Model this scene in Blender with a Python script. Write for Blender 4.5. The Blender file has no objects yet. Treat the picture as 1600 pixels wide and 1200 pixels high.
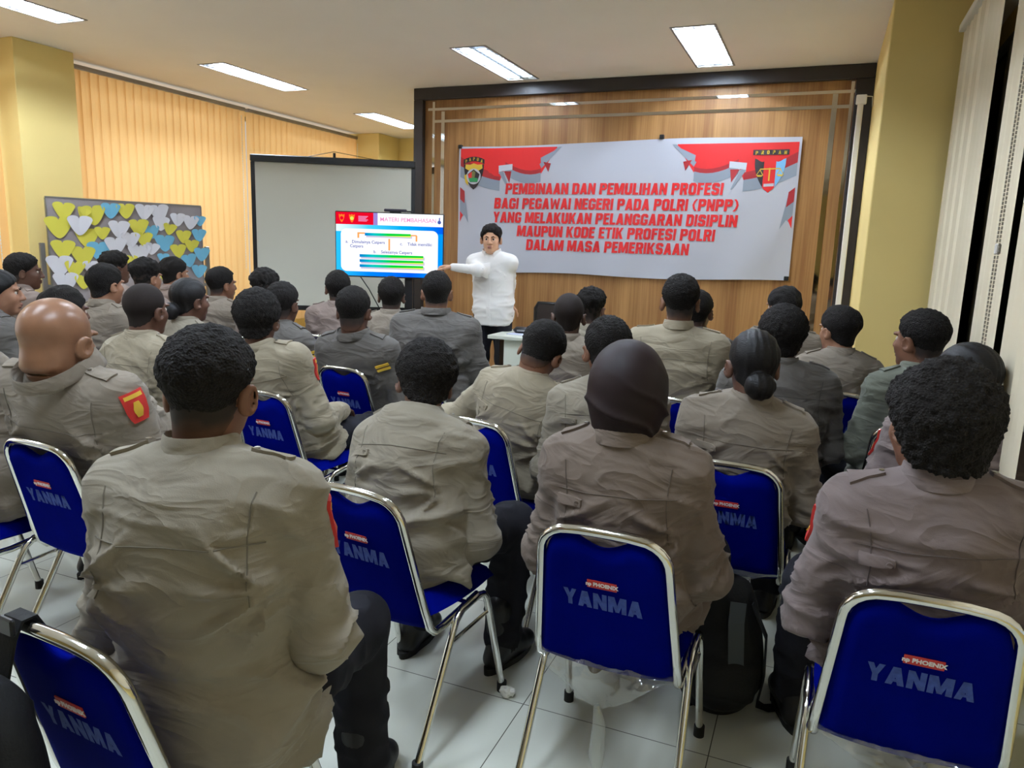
import bpy, math, random
import numpy as np
from mathutils import Vector, Matrix
from mathutils.bvhtree import BVHTree

# ------------------------------------------------------------------ camera, world, light
SC = bpy.context.scene
COL = SC.collection
F_PX, PITCH, YAW, ROLL, CAM_H = 1157.7, 0.18333, 0.38817, 0.03294, 1.49
_f = np.array([-math.sin(YAW) * math.cos(PITCH), math.cos(YAW) * math.cos(PITCH), -math.sin(PITCH)])
_r = np.array([math.cos(YAW), math.sin(YAW), 0.0])
_u = np.cross(_r, _f)
CR = _r * math.cos(ROLL) + _u * math.sin(ROLL)
CU = -_r * math.sin(ROLL) + _u * math.cos(ROLL)
CF = _f
cam = bpy.data.cameras.new('camera')
cam.sensor_width = 36.0
cam.sensor_fit = 'HORIZONTAL'
cam.lens = F_PX / 1600 * 36.0
cam.clip_start = 0.05
camo = bpy.data.objects.new('camera', cam)
COL.objects.link(camo)
camo.matrix_world = Matrix(((CR[0], CU[0], -CF[0], 0), (CR[1], CU[1], -CF[1], 0), (CR[2], CU[2], -CF[2], CAM_H), (0, 0, 0, 1)))
SC.camera = camo

SC.view_settings.view_transform = 'Standard'
SC.view_settings.look = 'None'
SC.view_settings.gamma = 1.0
SC.view_settings.use_curve_mapping = False
SC.view_settings.exposure = 0.18
world = bpy.data.worlds.new('world')
SC.world = world
world.use_nodes = True
world.node_tree.nodes['Background'].inputs[0].default_value = (0.85, 0.93, 1.0, 1)
world.node_tree.nodes['Background'].inputs[1].default_value = 0.5
SC.cycles.max_bounces = 8
SC.cycles.diffuse_bounces = 4
SC.cycles.glossy_bounces = 4
SC.cycles.transparent_max_bounces = 12
SC.cycles.sample_clamp_indirect = 6.0
try:
    SC.cycles.use_denoising = True
except Exception:
    pass

DAY_W, TUBE = 105.0, 185.0


def daylight(name, x, y0, y1, z0, z1, watts, col):
    l = bpy.data.lights.new(name, 'AREA')
    l.shape = 'RECTANGLE'
    l.size = y1 - y0
    l.size_y = z1 - z0
    l.energy = watts
    l.color = col
    o = bpy.data.objects.new(name, l)
    COL.objects.link(o)
    o.location = (x, (y0 + y1) / 2, (z0 + z1) / 2)
    o.rotation_euler = (math.radians(90), 0, math.radians(-90))
    return o


daylight('daylight', -7.5, -1.0, 10.0, 0.3, 3.3, DAY_W, (1.0, 0.95, 0.9))


# pixel helpers: a ray through a photo pixel, used to place things at measured distances
def ray(x, y):
    return CF + CR * (x - 800) / F_PX - CU * (y - 600) / F_PX


def at_depth(x, y, d):
    return ray(x, y) * d + np.array([0, 0, CAM_H])


def at_z(x, y, z):
    r = ray(x, y)
    return r * (z - CAM_H) / r[2] + np.array([0, 0, CAM_H])


def at_y(x, y, Y):
    r = ray(x, y)
    return r * Y / r[1] + np.array([0, 0, CAM_H])


# ------------------------------------------------------------------ materials
def s2l(c):
    return tuple((v / 12.92 if v <= 0.04045 else ((v + 0.055) / 1.055) ** 2.4) for v in [x / 255 for x in c])


MATS = {}


def mat(name, rgb, rough=0.6, metal=0.0, spec=0.5, vary=0.0, vscale=30, bump=0.0, bscale=200, bkind='noise',
        emit=None, estr=0.0, stretch=None, sheen=0.0, coat=0.0):
    if name in MATS:
        return MATS[name]
    m = bpy.data.materials.new(name)
    m.use_nodes = True
    nt = m.node_tree
    b = nt.nodes['Principled BSDF']
    c = s2l(rgb)
    b.inputs['Base Color'].default_value = (*c, 1)
    b.inputs['Roughness'].default_value = rough
    b.inputs['Metallic'].default_value = metal
    b.inputs['Specular IOR Level'].default_value = spec
    b.inputs['Sheen Weight'].default_value = sheen
    b.inputs['Coat Weight'].default_value = coat
    tc = nt.nodes.new('ShaderNodeTexCoord')
    src = tc.outputs['Object']
    if stretch:
        mp = nt.nodes.new('ShaderNodeMapping')
        mp.inputs['Scale'].default_value = stretch
        nt.links.new(src, mp.inputs['Vector'])
        src = mp.outputs['Vector']
    if vary > 0:
        n = nt.nodes.new('ShaderNodeTexNoise')
        n.inputs['Scale'].default_value = vscale
        n.inputs['Detail'].default_value = 4
        nt.links.new(src, n.inputs['Vector'])
        r = nt.nodes.new('ShaderNodeValToRGB')
        r.color_ramp.elements[0].position = 0.3
        r.color_ramp.elements[1].position = 0.7
        r.color_ramp.elements[0].color = (*[v * (1 - vary) for v in c], 1)
        r.color_ramp.elements[1].color = (*[min(1, v * (1 + vary)) for v in c], 1)
        nt.links.new(n.outputs['Fac'], r.inputs['Fac'])
        nt.links.new(r.outputs['Color'], b.inputs['Base Color'])
    if bump > 0:
        if bkind == 'voronoi':
            n = nt.nodes.new('ShaderNodeTexVoronoi')
            o = n.outputs['Distance']
        else:
            n = nt.nodes.new('ShaderNodeTexNoise')
            n.inputs['Detail'].default_value = 3
            o = n.outputs['Fac']
        n.inputs['Scale'].default_value = bscale
        nt.links.new(src, n.inputs['Vector'])
        bp = nt.nodes.new('ShaderNodeBump')
        bp.inputs['Strength'].default_value = bump
        bp.inputs['Distance'].default_value = 0.004
        nt.links.new(o, bp.inputs['Height'])
        nt.links.new(bp.outputs['Normal'], b.inputs['Normal'])
    if emit:
        b.inputs['Emission Color'].default_value = (*s2l(emit), 1)
        b.inputs['Emission Strength'].default_value = estr
    MATS[name] = m
    return m


def shirt_mat(name, rgb):
    m = mat(name, rgb, rough=0.85, spec=0.25, vary=0.05, vscale=14, bump=0.12, bscale=420, sheen=0.1)
    nt = m.node_tree
    b0 = nt.nodes['Principled BSDF'].inputs['Normal'].links[0].from_node
    n = nt.nodes.new('ShaderNodeTexNoise')
    n.inputs['Scale'].default_value = 7.0
    n.inputs['Detail'].default_value = 2.5
    n.inputs['Distortion'].default_value = 0.9
    mp = nt.nodes.new('ShaderNodeMapping')
    mp.inputs['Scale'].default_value = (0.8, 0.8, 2.0)
    tc = [x for x in nt.nodes if x.type == 'TEX_COORD'][0]
    nt.links.new(tc.outputs['Object'], mp.inputs['Vector'])
    nt.links.new(mp.outputs['Vector'], n.inputs['Vector'])
    r = nt.nodes.new('ShaderNodeMath')
    r.operation = 'SUBTRACT'
    r.inputs[1].default_value = 0.5
    ab = nt.nodes.new('ShaderNodeMath')
    ab.operation = 'ABSOLUTE'
    nt.links.new(n.outputs['Fac'], r.inputs[0])
    nt.links.new(r.outputs[0], ab.inputs[0])
    bp = nt.nodes.new('ShaderNodeBump')
    bp.invert = True
    bp.inputs['Strength'].default_value = 0.45
    bp.inputs['Distance'].default_value = 0.05
    nt.links.new(ab.outputs[0], bp.inputs['Height'])
    nt.links.new(bp.outputs['Normal'], b0.inputs['Normal'])
    return m


SHIRTS = dict(
    khaki=shirt_mat('khaki_cotton', (151, 141, 121)),
    olive=shirt_mat('olive_khaki_cotton', (138, 130, 115)),
    taupe=shirt_mat('taupe_cotton', (128, 118, 105)),
    brown=shirt_mat('brown_grey_cotton', (112, 99, 89)),
    mauve=shirt_mat('mauve_brown_cotton', (116, 103, 100)),
    grey=shirt_mat('dark_grey_cotton', (91, 87, 83)),
    green=shirt_mat('grey_green_cotton', (106, 109, 97)),
    rose=shirt_mat('rosy_grey_cotton', (130, 115, 107)),
    white=mat('white_cotton', (232, 230, 228), rough=0.8, spec=0.2, bump=0.08, bscale=350),
)


def skin_mat(name, rgb, rough=0.5):
    return mat(name, rgb, rough=rough, spec=0.4, vary=0.07, vscale=22, bump=0.06, bscale=260)


SKINS = dict(
    dark=skin_mat('dark_skin', (92, 62, 48)), deep=skin_mat('deep_brown_skin', (78, 54, 44)),
    brown=skin_mat('brown_skin', (122, 84, 64)), bald=skin_mat('tanned_brown_skin', (134, 96, 72), 0.33),
    light=skin_mat('light_brown_skin', (152, 110, 86)), pale=skin_mat('pale_tan_skin', (205, 158, 128)),
)
HAIR = mat('black_curly_hair', (24, 21, 19), rough=0.85, spec=0.2, bump=0.9, bscale=190, bkind='voronoi')
HAIR_S = mat('smooth_black_hair', (19, 17, 17), rough=0.55, spec=0.22, bump=0.4, bscale=90, stretch=(1, 1, 3))
HAIR_FADE = mat('cropped_black_hair', (33, 26, 23), rough=0.8, spec=0.2, bump=0.3, bscale=500)
HIJAB = mat('dark_brown_hijab_cloth', (29, 16, 17), rough=0.6, spec=0.25, bump=0.05, bscale=300)
TROUSER = mat('black_trouser_cloth', (27, 27, 33), rough=0.85, spec=0.2, vary=0.1, bump=0.1, bscale=400)
BOOT = mat('black_boot_leather', (20, 20, 22), rough=0.45, spec=0.4, bump=0.1, bscale=150)
CHROME = mat('polished_chrome', (225, 225, 220), rough=0.12, metal=1.0)
BLUE = mat('royal_blue_upholstery', (0, 9, 108), rough=0.9, spec=0.02, vary=0.1, vscale=9, bump=0.15, bscale=500)
BLUE_TXT = mat('faded_stencil_paint', (62, 84, 158), rough=0.9, vary=0.25, vscale=60)
RED_TAG = mat('red_label', (190, 40, 36), rough=0.5)
WHITE_TXT = mat('white_print', (230, 225, 225), rough=0.6)
RUBBER = mat('black_rubber', (18, 18, 18), rough=0.7)
BLACK = mat('black_plastic', (17, 17, 19), rough=0.4)
BAG = mat('black_nylon', (20, 21, 23), rough=0.75, spec=0.3, vary=0.15, vscale=25, bump=0.3, bscale=120)
EYE = mat('eye_white', (215, 205, 195), rough=0.25)
IRIS = mat('dark_iris', (25, 15, 10), rough=0.2)
GOLD = mat('gold_metal', (200, 160, 70), rough=0.3, metal=1.0)
STEEL = mat('silver_button', (150, 148, 140), rough=0.35, metal=1.0)
WALL_Y = mat('cream_yellow_wall_paint', (238, 214, 142), rough=0.7, spec=0.3, vary=0.02, vscale=2)
CEIL = mat('off_white_ceiling_paint', (238, 230, 218), rough=0.9, spec=0.1, vary=0.015, vscale=2)
DARKTRIM = mat('dark_brown_laminate', (44, 38, 38), rough=0.45, vary=0.08, vscale=12)
WHITE_P = mat('white_plastic', (232, 230, 224), rough=0.4)
ALU = mat('grey_aluminium', (150, 150, 150), rough=0.35, metal=0.8)


# ------------------------------------------------------------------ object helpers
def link(o):
    COL.objects.link(o)
    return o


def parent(o, p):
    if p is not None:
        o.parent = p
        o.matrix_parent_inverse = Matrix.Identity(4)
    return o


def raw(name, v, f, m, par=None, smooth=False):
    me = bpy.data.meshes.new(name)
    v = np.asarray(v, dtype=np.float64)
    if isinstance(f, np.ndarray):
        n = len(f)
        me.vertices.add(len(v))
        me.vertices.foreach_set('co', v.astype(np.float32).ravel())
        k = f.shape[1]
        me.loops.add(n * k)
        me.loops.foreach_set('vertex_index', f.astype(np.int32).ravel())
        me.polygons.add(n)
        me.polygons.foreach_set('loop_start', np.arange(0, n * k, k, dtype=np.int32))
        me.polygons.foreach_set('loop_total', np.full(n, k, dtype=np.int32))
        me.update(calc_edges=True)
    else:
        me.from_pydata([tuple(p) for p in v], [], f)
        me.update()
    if smooth:
        me.polygons.foreach_set('use_smooth', np.ones(len(me.polygons), dtype=bool))
    ms = m if isinstance(m, (list, tuple)) else [m]
    for x in ms:
        me.materials.append(x)
    o = bpy.data.objects.new(name, me)
    link(o)
    parent(o, par)
    return o


def setp(o, label=None, cat=None, group=None, kind=None):
    if label:
        o['label'] = label
    if cat:
        o['category'] = cat
    if group:
        o['group'] = group
    if kind:
        o['kind'] = kind
    return o


def root(name, loc, rz=0, label=None, cat=None, group=None):
    o = bpy.data.objects.new(name, None)
    o.empty_display_size = 0.1
    link(o)
    o.location = loc
    o.rotation_euler = (0, 0, rz)
    return setp(o, label, cat, group)


class MB:
    """collects solids and builds them as one mesh"""

    def __init__(s):
        s.v, s.f, s.mi, s.cur = [], [], [], 0

    def add(s, v, f):
        n = len(s.v)
        s.v += [tuple(p) for p in v]
        s.f += [tuple(i + n for i in q) for q in f]
        s.mi += [s.cur] * len(f)
        return s

    def box(s, x0, x1, y0, y1, z0, z1, bev=0.0, M=None):
        if bev > 0:
            b = min(bev, (x1 - x0) / 2.01, (y1 - y0) / 2.01, (z1 - z0) / 2.01)
            v = []
            for sx in (0, 1):
                for sy in (0, 1):
                    for sz in (0, 1):
                        X, Y, Z = (x0, x1)[sx], (y0, y1)[sy], (z0, z1)[sz]
                        ix, iy, iz = X + (b if sx == 0 else -b), Y + (b if sy == 0 else -b), Z + (b if sz == 0 else -b)
                        v += [(X, iy, iz), (ix, Y, iz), (ix, iy, Z)]
            I = lambda a, b_, c, k: (a * 4 + b_ * 2 + c) * 3 + k
            f = []
            for a in (0, 1):
                q = [I(a, 0, 0, 0), I(a, 1, 0, 0), I(a, 1, 1, 0), I(a, 0, 1, 0)]
                f.append(q if a else q[::-1])
                q = [I(0, a, 0, 1), I(0, a, 1, 1), I(1, a, 1, 1), I(1, a, 0, 1)]
                f.append(q if a else q[::-1])
                q = [I(0, 0, a, 2), I(1, 0, a, 2), I(1, 1, a, 2), I(0, 1, a, 2)]
                f.append(q if a else q[::-1])
            for p in (0, 1):
                for q in (0, 1):
                    e = [I(p, q, 0, 0), I(p, q, 1, 0), I(p, q, 1, 1), I(p, q, 0, 1)]
                    f.append(e if (p + q) % 2 == 1 else e[::-1])
                    e = [I(p, 0, q, 0), I(p, 1, q, 0), I(p, 1, q, 2), I(p, 0, q, 2)]
                    f.append(e if (p + q) % 2 == 0 else e[::-1])
                    e = [I(0, p, q, 1), I(1, p, q, 1), I(1, p, q, 2), I(0, p, q, 2)]
                    f.append(e if (p + q) % 2 == 1 else e[::-1])
            for a in (0, 1):
                for b_ in (0, 1):
                    for c in (0, 1):
                        t = [I(a, b_, c, 0), I(a, b_, c, 1), I(a, b_, c, 2)]
                        f.append(t if (a + b_ + c) % 2 == 1 else t[::-1])
        else:
            v = [(x0, y0, z0), (x1, y0, z0), (x1, y1, z0), (x0, y1, z0), (x0, y0, z1), (x1, y0, z1), (x1, y1, z1), (x0, y1, z1)]
            f = [(0, 3, 2, 1), (4, 5, 6, 7), (0, 1, 5, 4), (1, 2, 6, 5), (2, 3, 7, 6), (3, 0, 4, 7)]
        if M is not None:
            v = [tuple(M @ Vector(p)) for p in v]
        return s.add(v, f)

    def tube(s, pts, r, n=10, cap=True):
        pts = [Vector(p) for p in pts]
        rs = r if isinstance(r, (list, tuple)) else [r] * len(pts)
        v, f = [], []
        T0 = (pts[1] - pts[0]).normalized()
        a = Vector((0, 0, 1)) if abs(T0.z) < 0.9 else Vector((1, 0, 0))
        N = (a - T0 * a.dot(T0)).normalized()
        for i, p in enumerate(pts):
            if i == 0:
                T = T0
            elif i == len(pts) - 1:
                T = (pts[i] - pts[i - 1]).normalized()
            else:
                T = ((pts[i + 1] - p).normalized() + (p - pts[i - 1]).normalized())
                T = T.normalized() if T.length > 1e-6 else T0
            N = (N - T * N.dot(T)).normalized()
            B = T.cross(N)
            for k in range(n):
                t = 2 * math.pi * k / n
                v.append(p + (N * math.cos(t) + B * math.sin(t)) * rs[i])
        for i in range(len(pts) - 1):
            for k in range(n):
                k2 = (k + 1) % n
                f.append((i * n + k, i * n + k2, (i + 1) * n + k2, (i + 1) * n + k))
        if cap:
            f.append(tuple(range(n))[::-1])
            f.append(tuple((len(pts) - 1) * n + k for k in range(n)))
        return s.add(v, f)

    def prism(s, poly, M, t):
        """poly in local (x,z), extruded along local y by t, placed by matrix M"""
        n = len(poly)
        v = [M @ Vector((x, 0, z)) for x, z in poly] + [M @ Vector((x, t, z)) for x, z in poly]
        f = [tuple(range(n)), tuple(range(n, 2 * n))[::-1]] + [(i, n + i, n + (i + 1) % n, (i + 1) % n) for i in range(n)]
        return s.add(v, f)

    def disc(s, c, r, h, n=20, ax='z'):
        v, f = [], []
        for z in (0, h):
            for k in range(n):
                a = 2 * math.pi * k / n
                p = (r * math.cos(a), r * math.sin(a), z)
                if ax == 'y':
                    p = (p[0], p[2], p[1])
                v.append((c[0] + p[0], c[1] + p[1], c[2] + p[2]))
        f = [tuple(range(n))[::-1], tuple(range(n, 2 * n))] + [(k, (k + 1) % n, n + (k + 1) % n, n + k) for k in range(n)]
        return s.add(v, f)

    def build(s, name, m, par=None, smooth=False):
        o = raw(name, s.v, s.f, m, par)
        if any(s.mi):
            o.data.polygons.foreach_set('material_index', s.mi)
        if smooth:
            me = o.data
            me.polygons.foreach_set('use_smooth', np.ones(len(me.polygons), dtype=bool))
            me.set_sharp_from_angle(angle=math.radians(40))
        return o


def fix_normals(o):
    import bmesh
    bm = bmesh.new()
    bm.from_mesh(o.data)
    bmesh.ops.recalc_face_normals(bm, faces=bm.faces)
    bm.to_mesh(o.data)
    bm.free()
    return o


TXT = {}


def text_mesh(s, size=0.1, bold=0.0, depth=0.001, align='CENTER', xs=1.0, shear=0.0):
    key = (s, size, bold, depth, align, xs, shear)
    if key in TXT:
        return TXT[key]
    c = bpy.data.curves.new('lettering', 'FONT')
    c.body = s
    c.size = size
    c.offset = bold
    c.extrude = depth
    c.align_x = align
    c.align_y = 'CENTER'
    c.shear = shear
    c.resolution_u = 3
    o = bpy.data.objects.new('lettering', c)
    link(o)
    bpy.context.view_layer.update()
    me = bpy.data.meshes.new_from_object(o.evaluated_get(bpy.context.evaluated_depsgraph_get()))
    bpy.data.objects.remove(o)
    bpy.data.curves.remove(c)
    co = np.empty(len(me.vertices) * 3, dtype=np.float32)
    me.vertices.foreach_get('co', co)
    co[0::3] *= xs
    me.vertices.foreach_set('co', co)
    me.update()
    TXT[key] = me
    return me


def text(name, s, m, M, par=None, **k):
    me = text_mesh(s, **k).copy()
    me.materials.clear()
    me.materials.append(m)
    o = bpy.data.objects.new(name, me)
    link(o)
    parent(o, par)
    o.matrix_local = M
    return o


def face_frame(origin, right, up):
    """matrix whose x runs along right, y along up: for lettering on a surface"""
    r = Vector(right).normalized()
    u = Vector(up)
    u = (u - r * u.dot(r)).normalized()
    n = r.cross(u)
    return Matrix(((r.x, u.x, n.x, origin[0]), (r.y, u.y, n.y, origin[1]), (r.z, u.z, n.z, origin[2]), (0, 0, 0, 1)))

# ------------------------------------------------------------------ the room
YB, HC = 7.1, 3.06            # face of the timber panel, ceiling height
X_L, X_R, Y_N, Y_F = -6.85, 0.95, -7.0, 10.25


def struct(mb, name, m, par=None):
    return setp(mb.build(name, m, par), kind='structure') if par is None else mb.build(name, m, par)


def floor_mat():
    m = mat('glossy_floor_tile', (214, 217, 205), rough=0.16, spec=0.5, vary=0.03, vscale=1.5)
    nt = m.node_tree
    b = nt.nodes['Principled BSDF']
    old = b.inputs['Base Color'].links[0].from_socket
    g = nt.nodes.new('ShaderNodeTexCoord')
    sp = nt.nodes.new('ShaderNodeSeparateXYZ')
    nt.links.new(g.outputs['Object'], sp.inputs[0])
    outs = []
    for ax, off in (('X', -0.174), ('Y', 2.085)):
        a = nt.nodes.new('ShaderNodeMath')
        a.operation = 'SUBTRACT'
        a.inputs[1].default_value = off - 6.0 - 0.0016
        nt.links.new(sp.outputs[ax], a.inputs[0])
        w = nt.nodes.new('ShaderNodeMath')
        w.operation = 'MODULO'
        w.inputs[1].default_value = 0.6
        nt.links.new(a.outputs[0], w.inputs[0])
        l = nt.nodes.new('ShaderNodeMath')
        l.operation = 'LESS_THAN'
        l.inputs[1].default_value = 0.0032
        nt.links.new(w.outputs[0], l.inputs[0])
        outs.append(l.outputs[0])
    mx = nt.nodes.new('ShaderNodeMath')
    mx.operation = 'MAXIMUM'
    nt.links.new(outs[0], mx.inputs[0])
    nt.links.new(outs[1], mx.inputs[1])
    c = nt.nodes.new('ShaderNodeMixRGB')
    c.inputs[2].default_value = (*s2l((98, 98, 90)), 1)
    nt.links.new(mx.outputs[0], c.inputs[0])
    nt.links.new(old, c.inputs[1])
    nt.links.new(c.outputs[0], b.inputs['Base Color'])
    return m


def timber_mat():
    m = mat('honey_timber_veneer', (176, 128, 76), rough=0.42, spec=0.4)
    nt = m.node_tree
    b = nt.nodes['Principled BSDF']
    tc = nt.nodes.new('ShaderNodeTexCoord')
    mp = nt.nodes.new('ShaderNodeMapping')
    mp.inputs['Scale'].default_value = (1, 1, 0.03)
    nt.links.new(tc.outputs['Object'], mp.inputs['Vector'])
    n1 = nt.nodes.new('ShaderNodeTexNoise')
    n1.inputs['Scale'].default_value = 9
    n1.inputs['Detail'].default_value = 2
    n2 = nt.nodes.new('ShaderNodeTexNoise')
    n2.inputs['Scale'].default_value = 60
    n2.inputs['Detail'].default_value = 6
    for n in (n1, n2):
        nt.links.new(mp.outputs['Vector'], n.inputs['Vector'])
    mx = nt.nodes.new('ShaderNodeMath')
    mx.operation = 'MULTIPLY_ADD'
    mx.inputs[1].default_value = 0.45
    nt.links.new(n2.outputs['Fac'], mx.inputs[0])
    m2 = nt.nodes.new('ShaderNodeMath')
    m2.operation = 'MULTIPLY'
    m2.inputs[1].default_value = 0.55
    nt.links.new(n1.outputs['Fac'], m2.inputs[0])
    nt.links.new(m2.outputs[0], mx.inputs[2])
    r = nt.nodes.new('ShaderNodeValToRGB')
    r.color_ramp.elements[0].position = 0.36
    r.color_ramp.elements[0].color = (*s2l((132, 90, 52)), 1)
    r.color_ramp.elements[1].position = 0.64
    r.color_ramp.elements[1].color = (*s2l((176, 132, 82)), 1)
    nt.links.new(mx.outputs[0], r.inputs['Fac'])
    nt.links.new(r.outputs['Color'], b.inputs['Base Color'])
    return m


struct(MB().box(X_L - 0.3, X_R + 0.3, Y_N, Y_F + 0.2, -0.1, 0), 'floor', floor_mat())
LIGHTS = [(-1.02, 6.24), (-2.82, 6.32), (-5.4, 6.22), (-5.45, 3.66), (-5.45, 8.8), (-2.82, 3.66), (-1.02, 3.66), (-5.45, 1.08), (-2.82, 1.08), (-1.02, 1.08)]
cl = MB()
ys_ = sorted({Y_N, Y_F + 0.2} | {round(y + s_ * 0.6, 3) for _, y in LIGHTS for s_ in (-1, 1)})
for ya, yb_ in zip(ys_, ys_[1:]):
    ym = (ya + yb_) / 2
    cuts = sorted((x - 0.15, x + 0.15) for x, y in LIGHTS if abs(y - ym) < 0.6)
    xa = X_L - 0.3
    for c0_, c1_ in cuts + [(X_R + 0.3, None)]:
        cl.box(xa, c0_, ya, yb_, HC, HC + 0.1)
        xa = c1_
cl.box(X_L - 0.3, X_R + 0.3, Y_N, Y_F + 0.2, HC + 0.1, HC + 0.15)
struct(cl, 'ceiling', CEIL)
struct(MB().box(X_L - 0.3, X_R + 0.3, Y_F, Y_F + 0.15, 0, HC), 'wall_far', WALL_Y)
struct(MB().box(X_L - 0.3, X_R + 0.3, Y_N - 0.15, Y_N, 0, HC), 'wall_rear', WALL_Y)
# left wall: low wall, lintel and piers with two window bays open to daylight
wl = MB()
wl.box(X_L - 0.15, X_L, Y_N, Y_F, 0, 0.55).box(X_L - 0.15, X_L, Y_N, Y_F, 2.98, HC)
for a, b in ((Y_N, -2.8), (-0.2, 0.0), (2.3, 2.4), (4.4, 5.0), (9.78, Y_F)):
    wl.box(X_L - 0.15, X_L, a, b, 0.55, 2.98)
struct(wl, 'wall_left', WALL_Y)
struct(MB().box(X_L, -6.36, 4.42, 4.97, 0, HC, 0.004), 'column_left', WALL_Y)
struct(MB().box(X_L, -6.2, 9.7, Y_F, 0, HC, 0.004), 'column_far', WALL_Y)
struct(MB().box(0.24, 0.68, 5.4, Y_F, 0, HC, 0.006), 'column_right', WALL_Y)
wr = MB()
wr.box(X_R, X_R + 0.15, Y_N, Y_F, 0, 0.7).box(X_R, X_R + 0.15, Y_N, Y_F, 2.9, HC)
for a, b in ((Y_N, -2.0), (1.9, 2.0), (7.0, Y_F)):
    wr.box(X_R, X_R + 0.15, a, b, 0.7, 2.9)
struct(wr, 'wall_right', WALL_Y)
GLASS_D = mat('dark_window_glass', (4, 10, 8), rough=0.2, spec=0.15)
FRAME_M = mat('grey_window_frame', (120, 118, 108), rough=0.4, metal=0.3)
wi = root('window_1', (X_R, 4.5, 0.7))
setp(wi, kind='structure')
MB().box(0.02, 0.08, -2.5, 2.5, 0, 2.2).build('glass', GLASS_D, wi)
fm = MB()
for y in (-2.5, -1.25, 0.0, 1.25, 2.45):
    fm.box(-0.01, 0.1, y, y + 0.05, 0, 2.2, 0.003)
for z in (0, 1.35, 2.15):
    fm.box(-0.01, 0.1, -2.5, 2.5, z, z + 0.05, 0.003)
fm.build('window_frame', FRAME_M, wi)
# clear panes of the left windows, seen only through the gaps in the blinds
for i, (a, b) in enumerate(((5.0, 7.33), (7.44, 9.78), (2.4, 4.4), (0.0, 2.3))):
    w = root('window_%d' % (i + 2), (X_L, (a + b) / 2, 0.55))
    setp(w, kind='structure')
    fm = MB()
    h = (b - a) / 2
    for y in (-h, -0.025, h - 0.05):
        fm.box(-0.1, -0.04, y, y + 0.05, 0, 2.43)
    for z in (0, 2.38):
        fm.box(-0.1, -0.04, -h, h, z, z + 0.05)
    fm.build('window_frame', FRAME_M, w)
pal = MB()
pal.box(X_L, X_L + 0.02, Y_N, Y_F, 0, 0.1)
struct(pal, 'baseboard_left', WHITE_P)

# the timber feature panel with dark surround and inlaid mirror strips
pan = root('feature_panel', (-1.92, YB, 0), 0, 'honey timber feature wall panel in a dark frame with mirror strips', 'wall panel')
MB().box(-2.06, 2.06, 0.0, 0.1, 0, HC - 0.1).build('timber_board', timber_mat(), pan)
MB().box(-2.16, 2.16, -0.06, 0.13, HC - 0.115, HC - 0.002, 0.004).build('top_frame', DARKTRIM, pan)
MB().box(-2.16, -2.055, -0.06, 0.13, 0, HC - 0.116, 0.004).build('side_frame', DARKTRIM, pan)
MB().box(2.02, 2.158, -0.06, 0.13, 0, HC - 0.116, 0.004).build('side_frame', DARKTRIM, pan)
MIRROR = mat('mirror_strip', (210, 205, 195), rough=0.05, metal=1.0)
for (x0, x1, z0, z1) in ((-1.968, -1.94, 0.1, 2.93), (-1.865, -1.826, 0.1, 2.832), (1.985, 2.012, 0.1, 2.94), (1.85, 1.892, 0.1, 2.84)):
    MB().box(x0, x1, -0.004, 0.0, z0, z1).build('mirror_strip', MIRROR, pan)
MB().box(-2.02, 2.02, -0.005, 0.0, 2.842, 2.868).build('mirror_strip', MIRROR, pan)
MB().box(-1.94, 1.985, -0.005, 0.0, 2.722, 2.75).build('mirror_strip', MIRROR, pan)

# white blind post standing at the panel's right edge
wp = root('blind_post', (0.16, 6.93, 0.0), 0, 'tall slim white post with a top bracket between timber panel and column', 'post')
MB().box(-0.035, 0.01, -0.02, 0.02, 0.02, 2.74, 0.005).build('post', WHITE_P, wp)
mb = MB().box(-0.05, 0.03, -0.03, 0.03, 2.72, 2.79, 0.006)
mb.tube([(0.03, 0, 2.78), (0.07, 0.02, 2.78), (0.078, 0.03, 2.7)], 0.004, 6)
mb.build('bracket', WHITE_P, wp)
MB().box(-0.06, 0.035, -0.05, 0.05, 0, 0.02, 0.004).build('foot', WHITE_P, wp)


# ------------------------------------------------------------------ vertical blinds
def blind_mat(name, rgb, trans, mixed=0.5):
    m = bpy.data.materials.new(name)
    m.use_nodes = True
    nt = m.node_tree
    out = nt.nodes['Material Output']
    b = nt.nodes['Principled BSDF']
    b.inputs['Base Color'].default_value = (*s2l(rgb), 1)
    b.inputs['Roughness'].default_value = 0.85
    b.inputs['Specular IOR Level'].default_value = 0.15
    t = nt.nodes.new('ShaderNodeBsdfTranslucent')
    t.inputs[0].default_value = (*s2l(trans), 1)
    mx = nt.nodes.new('ShaderNodeMixShader')
    mx.inputs[0].default_value = mixed
    nt.links.new(b.outputs[0], mx.inputs[1])
    nt.links.new(t.outputs[0], mx.inputs[2])
    nt.links.new(mx.outputs[0], out.inputs[0])
    return m


BL_L = blind_mat('golden_translucent_blind_fabric', (232, 198, 140), (255, 208, 140))
BL_R = blind_mat('cream_blind_fabric', (242, 230, 202), (205, 180, 130), 0.12)


def slats(mb, ys, x, z0, z1, w, ang, rnd=None):
    for y in ys:
        a = ang + (rnd.uniform(-0.06, 0.06) if rnd else 0)
        n = 5
        v, f = [], []
        for zz in (z0, z1):
            for k in range(n):
                t = (k / (n - 1) - 0.5) * w
                bow = 0.006 * (1 - (2 * k / (n - 1) - 1) ** 2)
                v.append((x + math.sin(a) * t + math.cos(a) * bow, y + math.cos(a) * t - math.sin(a) * bow, zz))
        f = [(k, k + 1, n + k + 1, n + k) for k in range(n - 1)]
        mb.add(v, f)
    return mb


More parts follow.
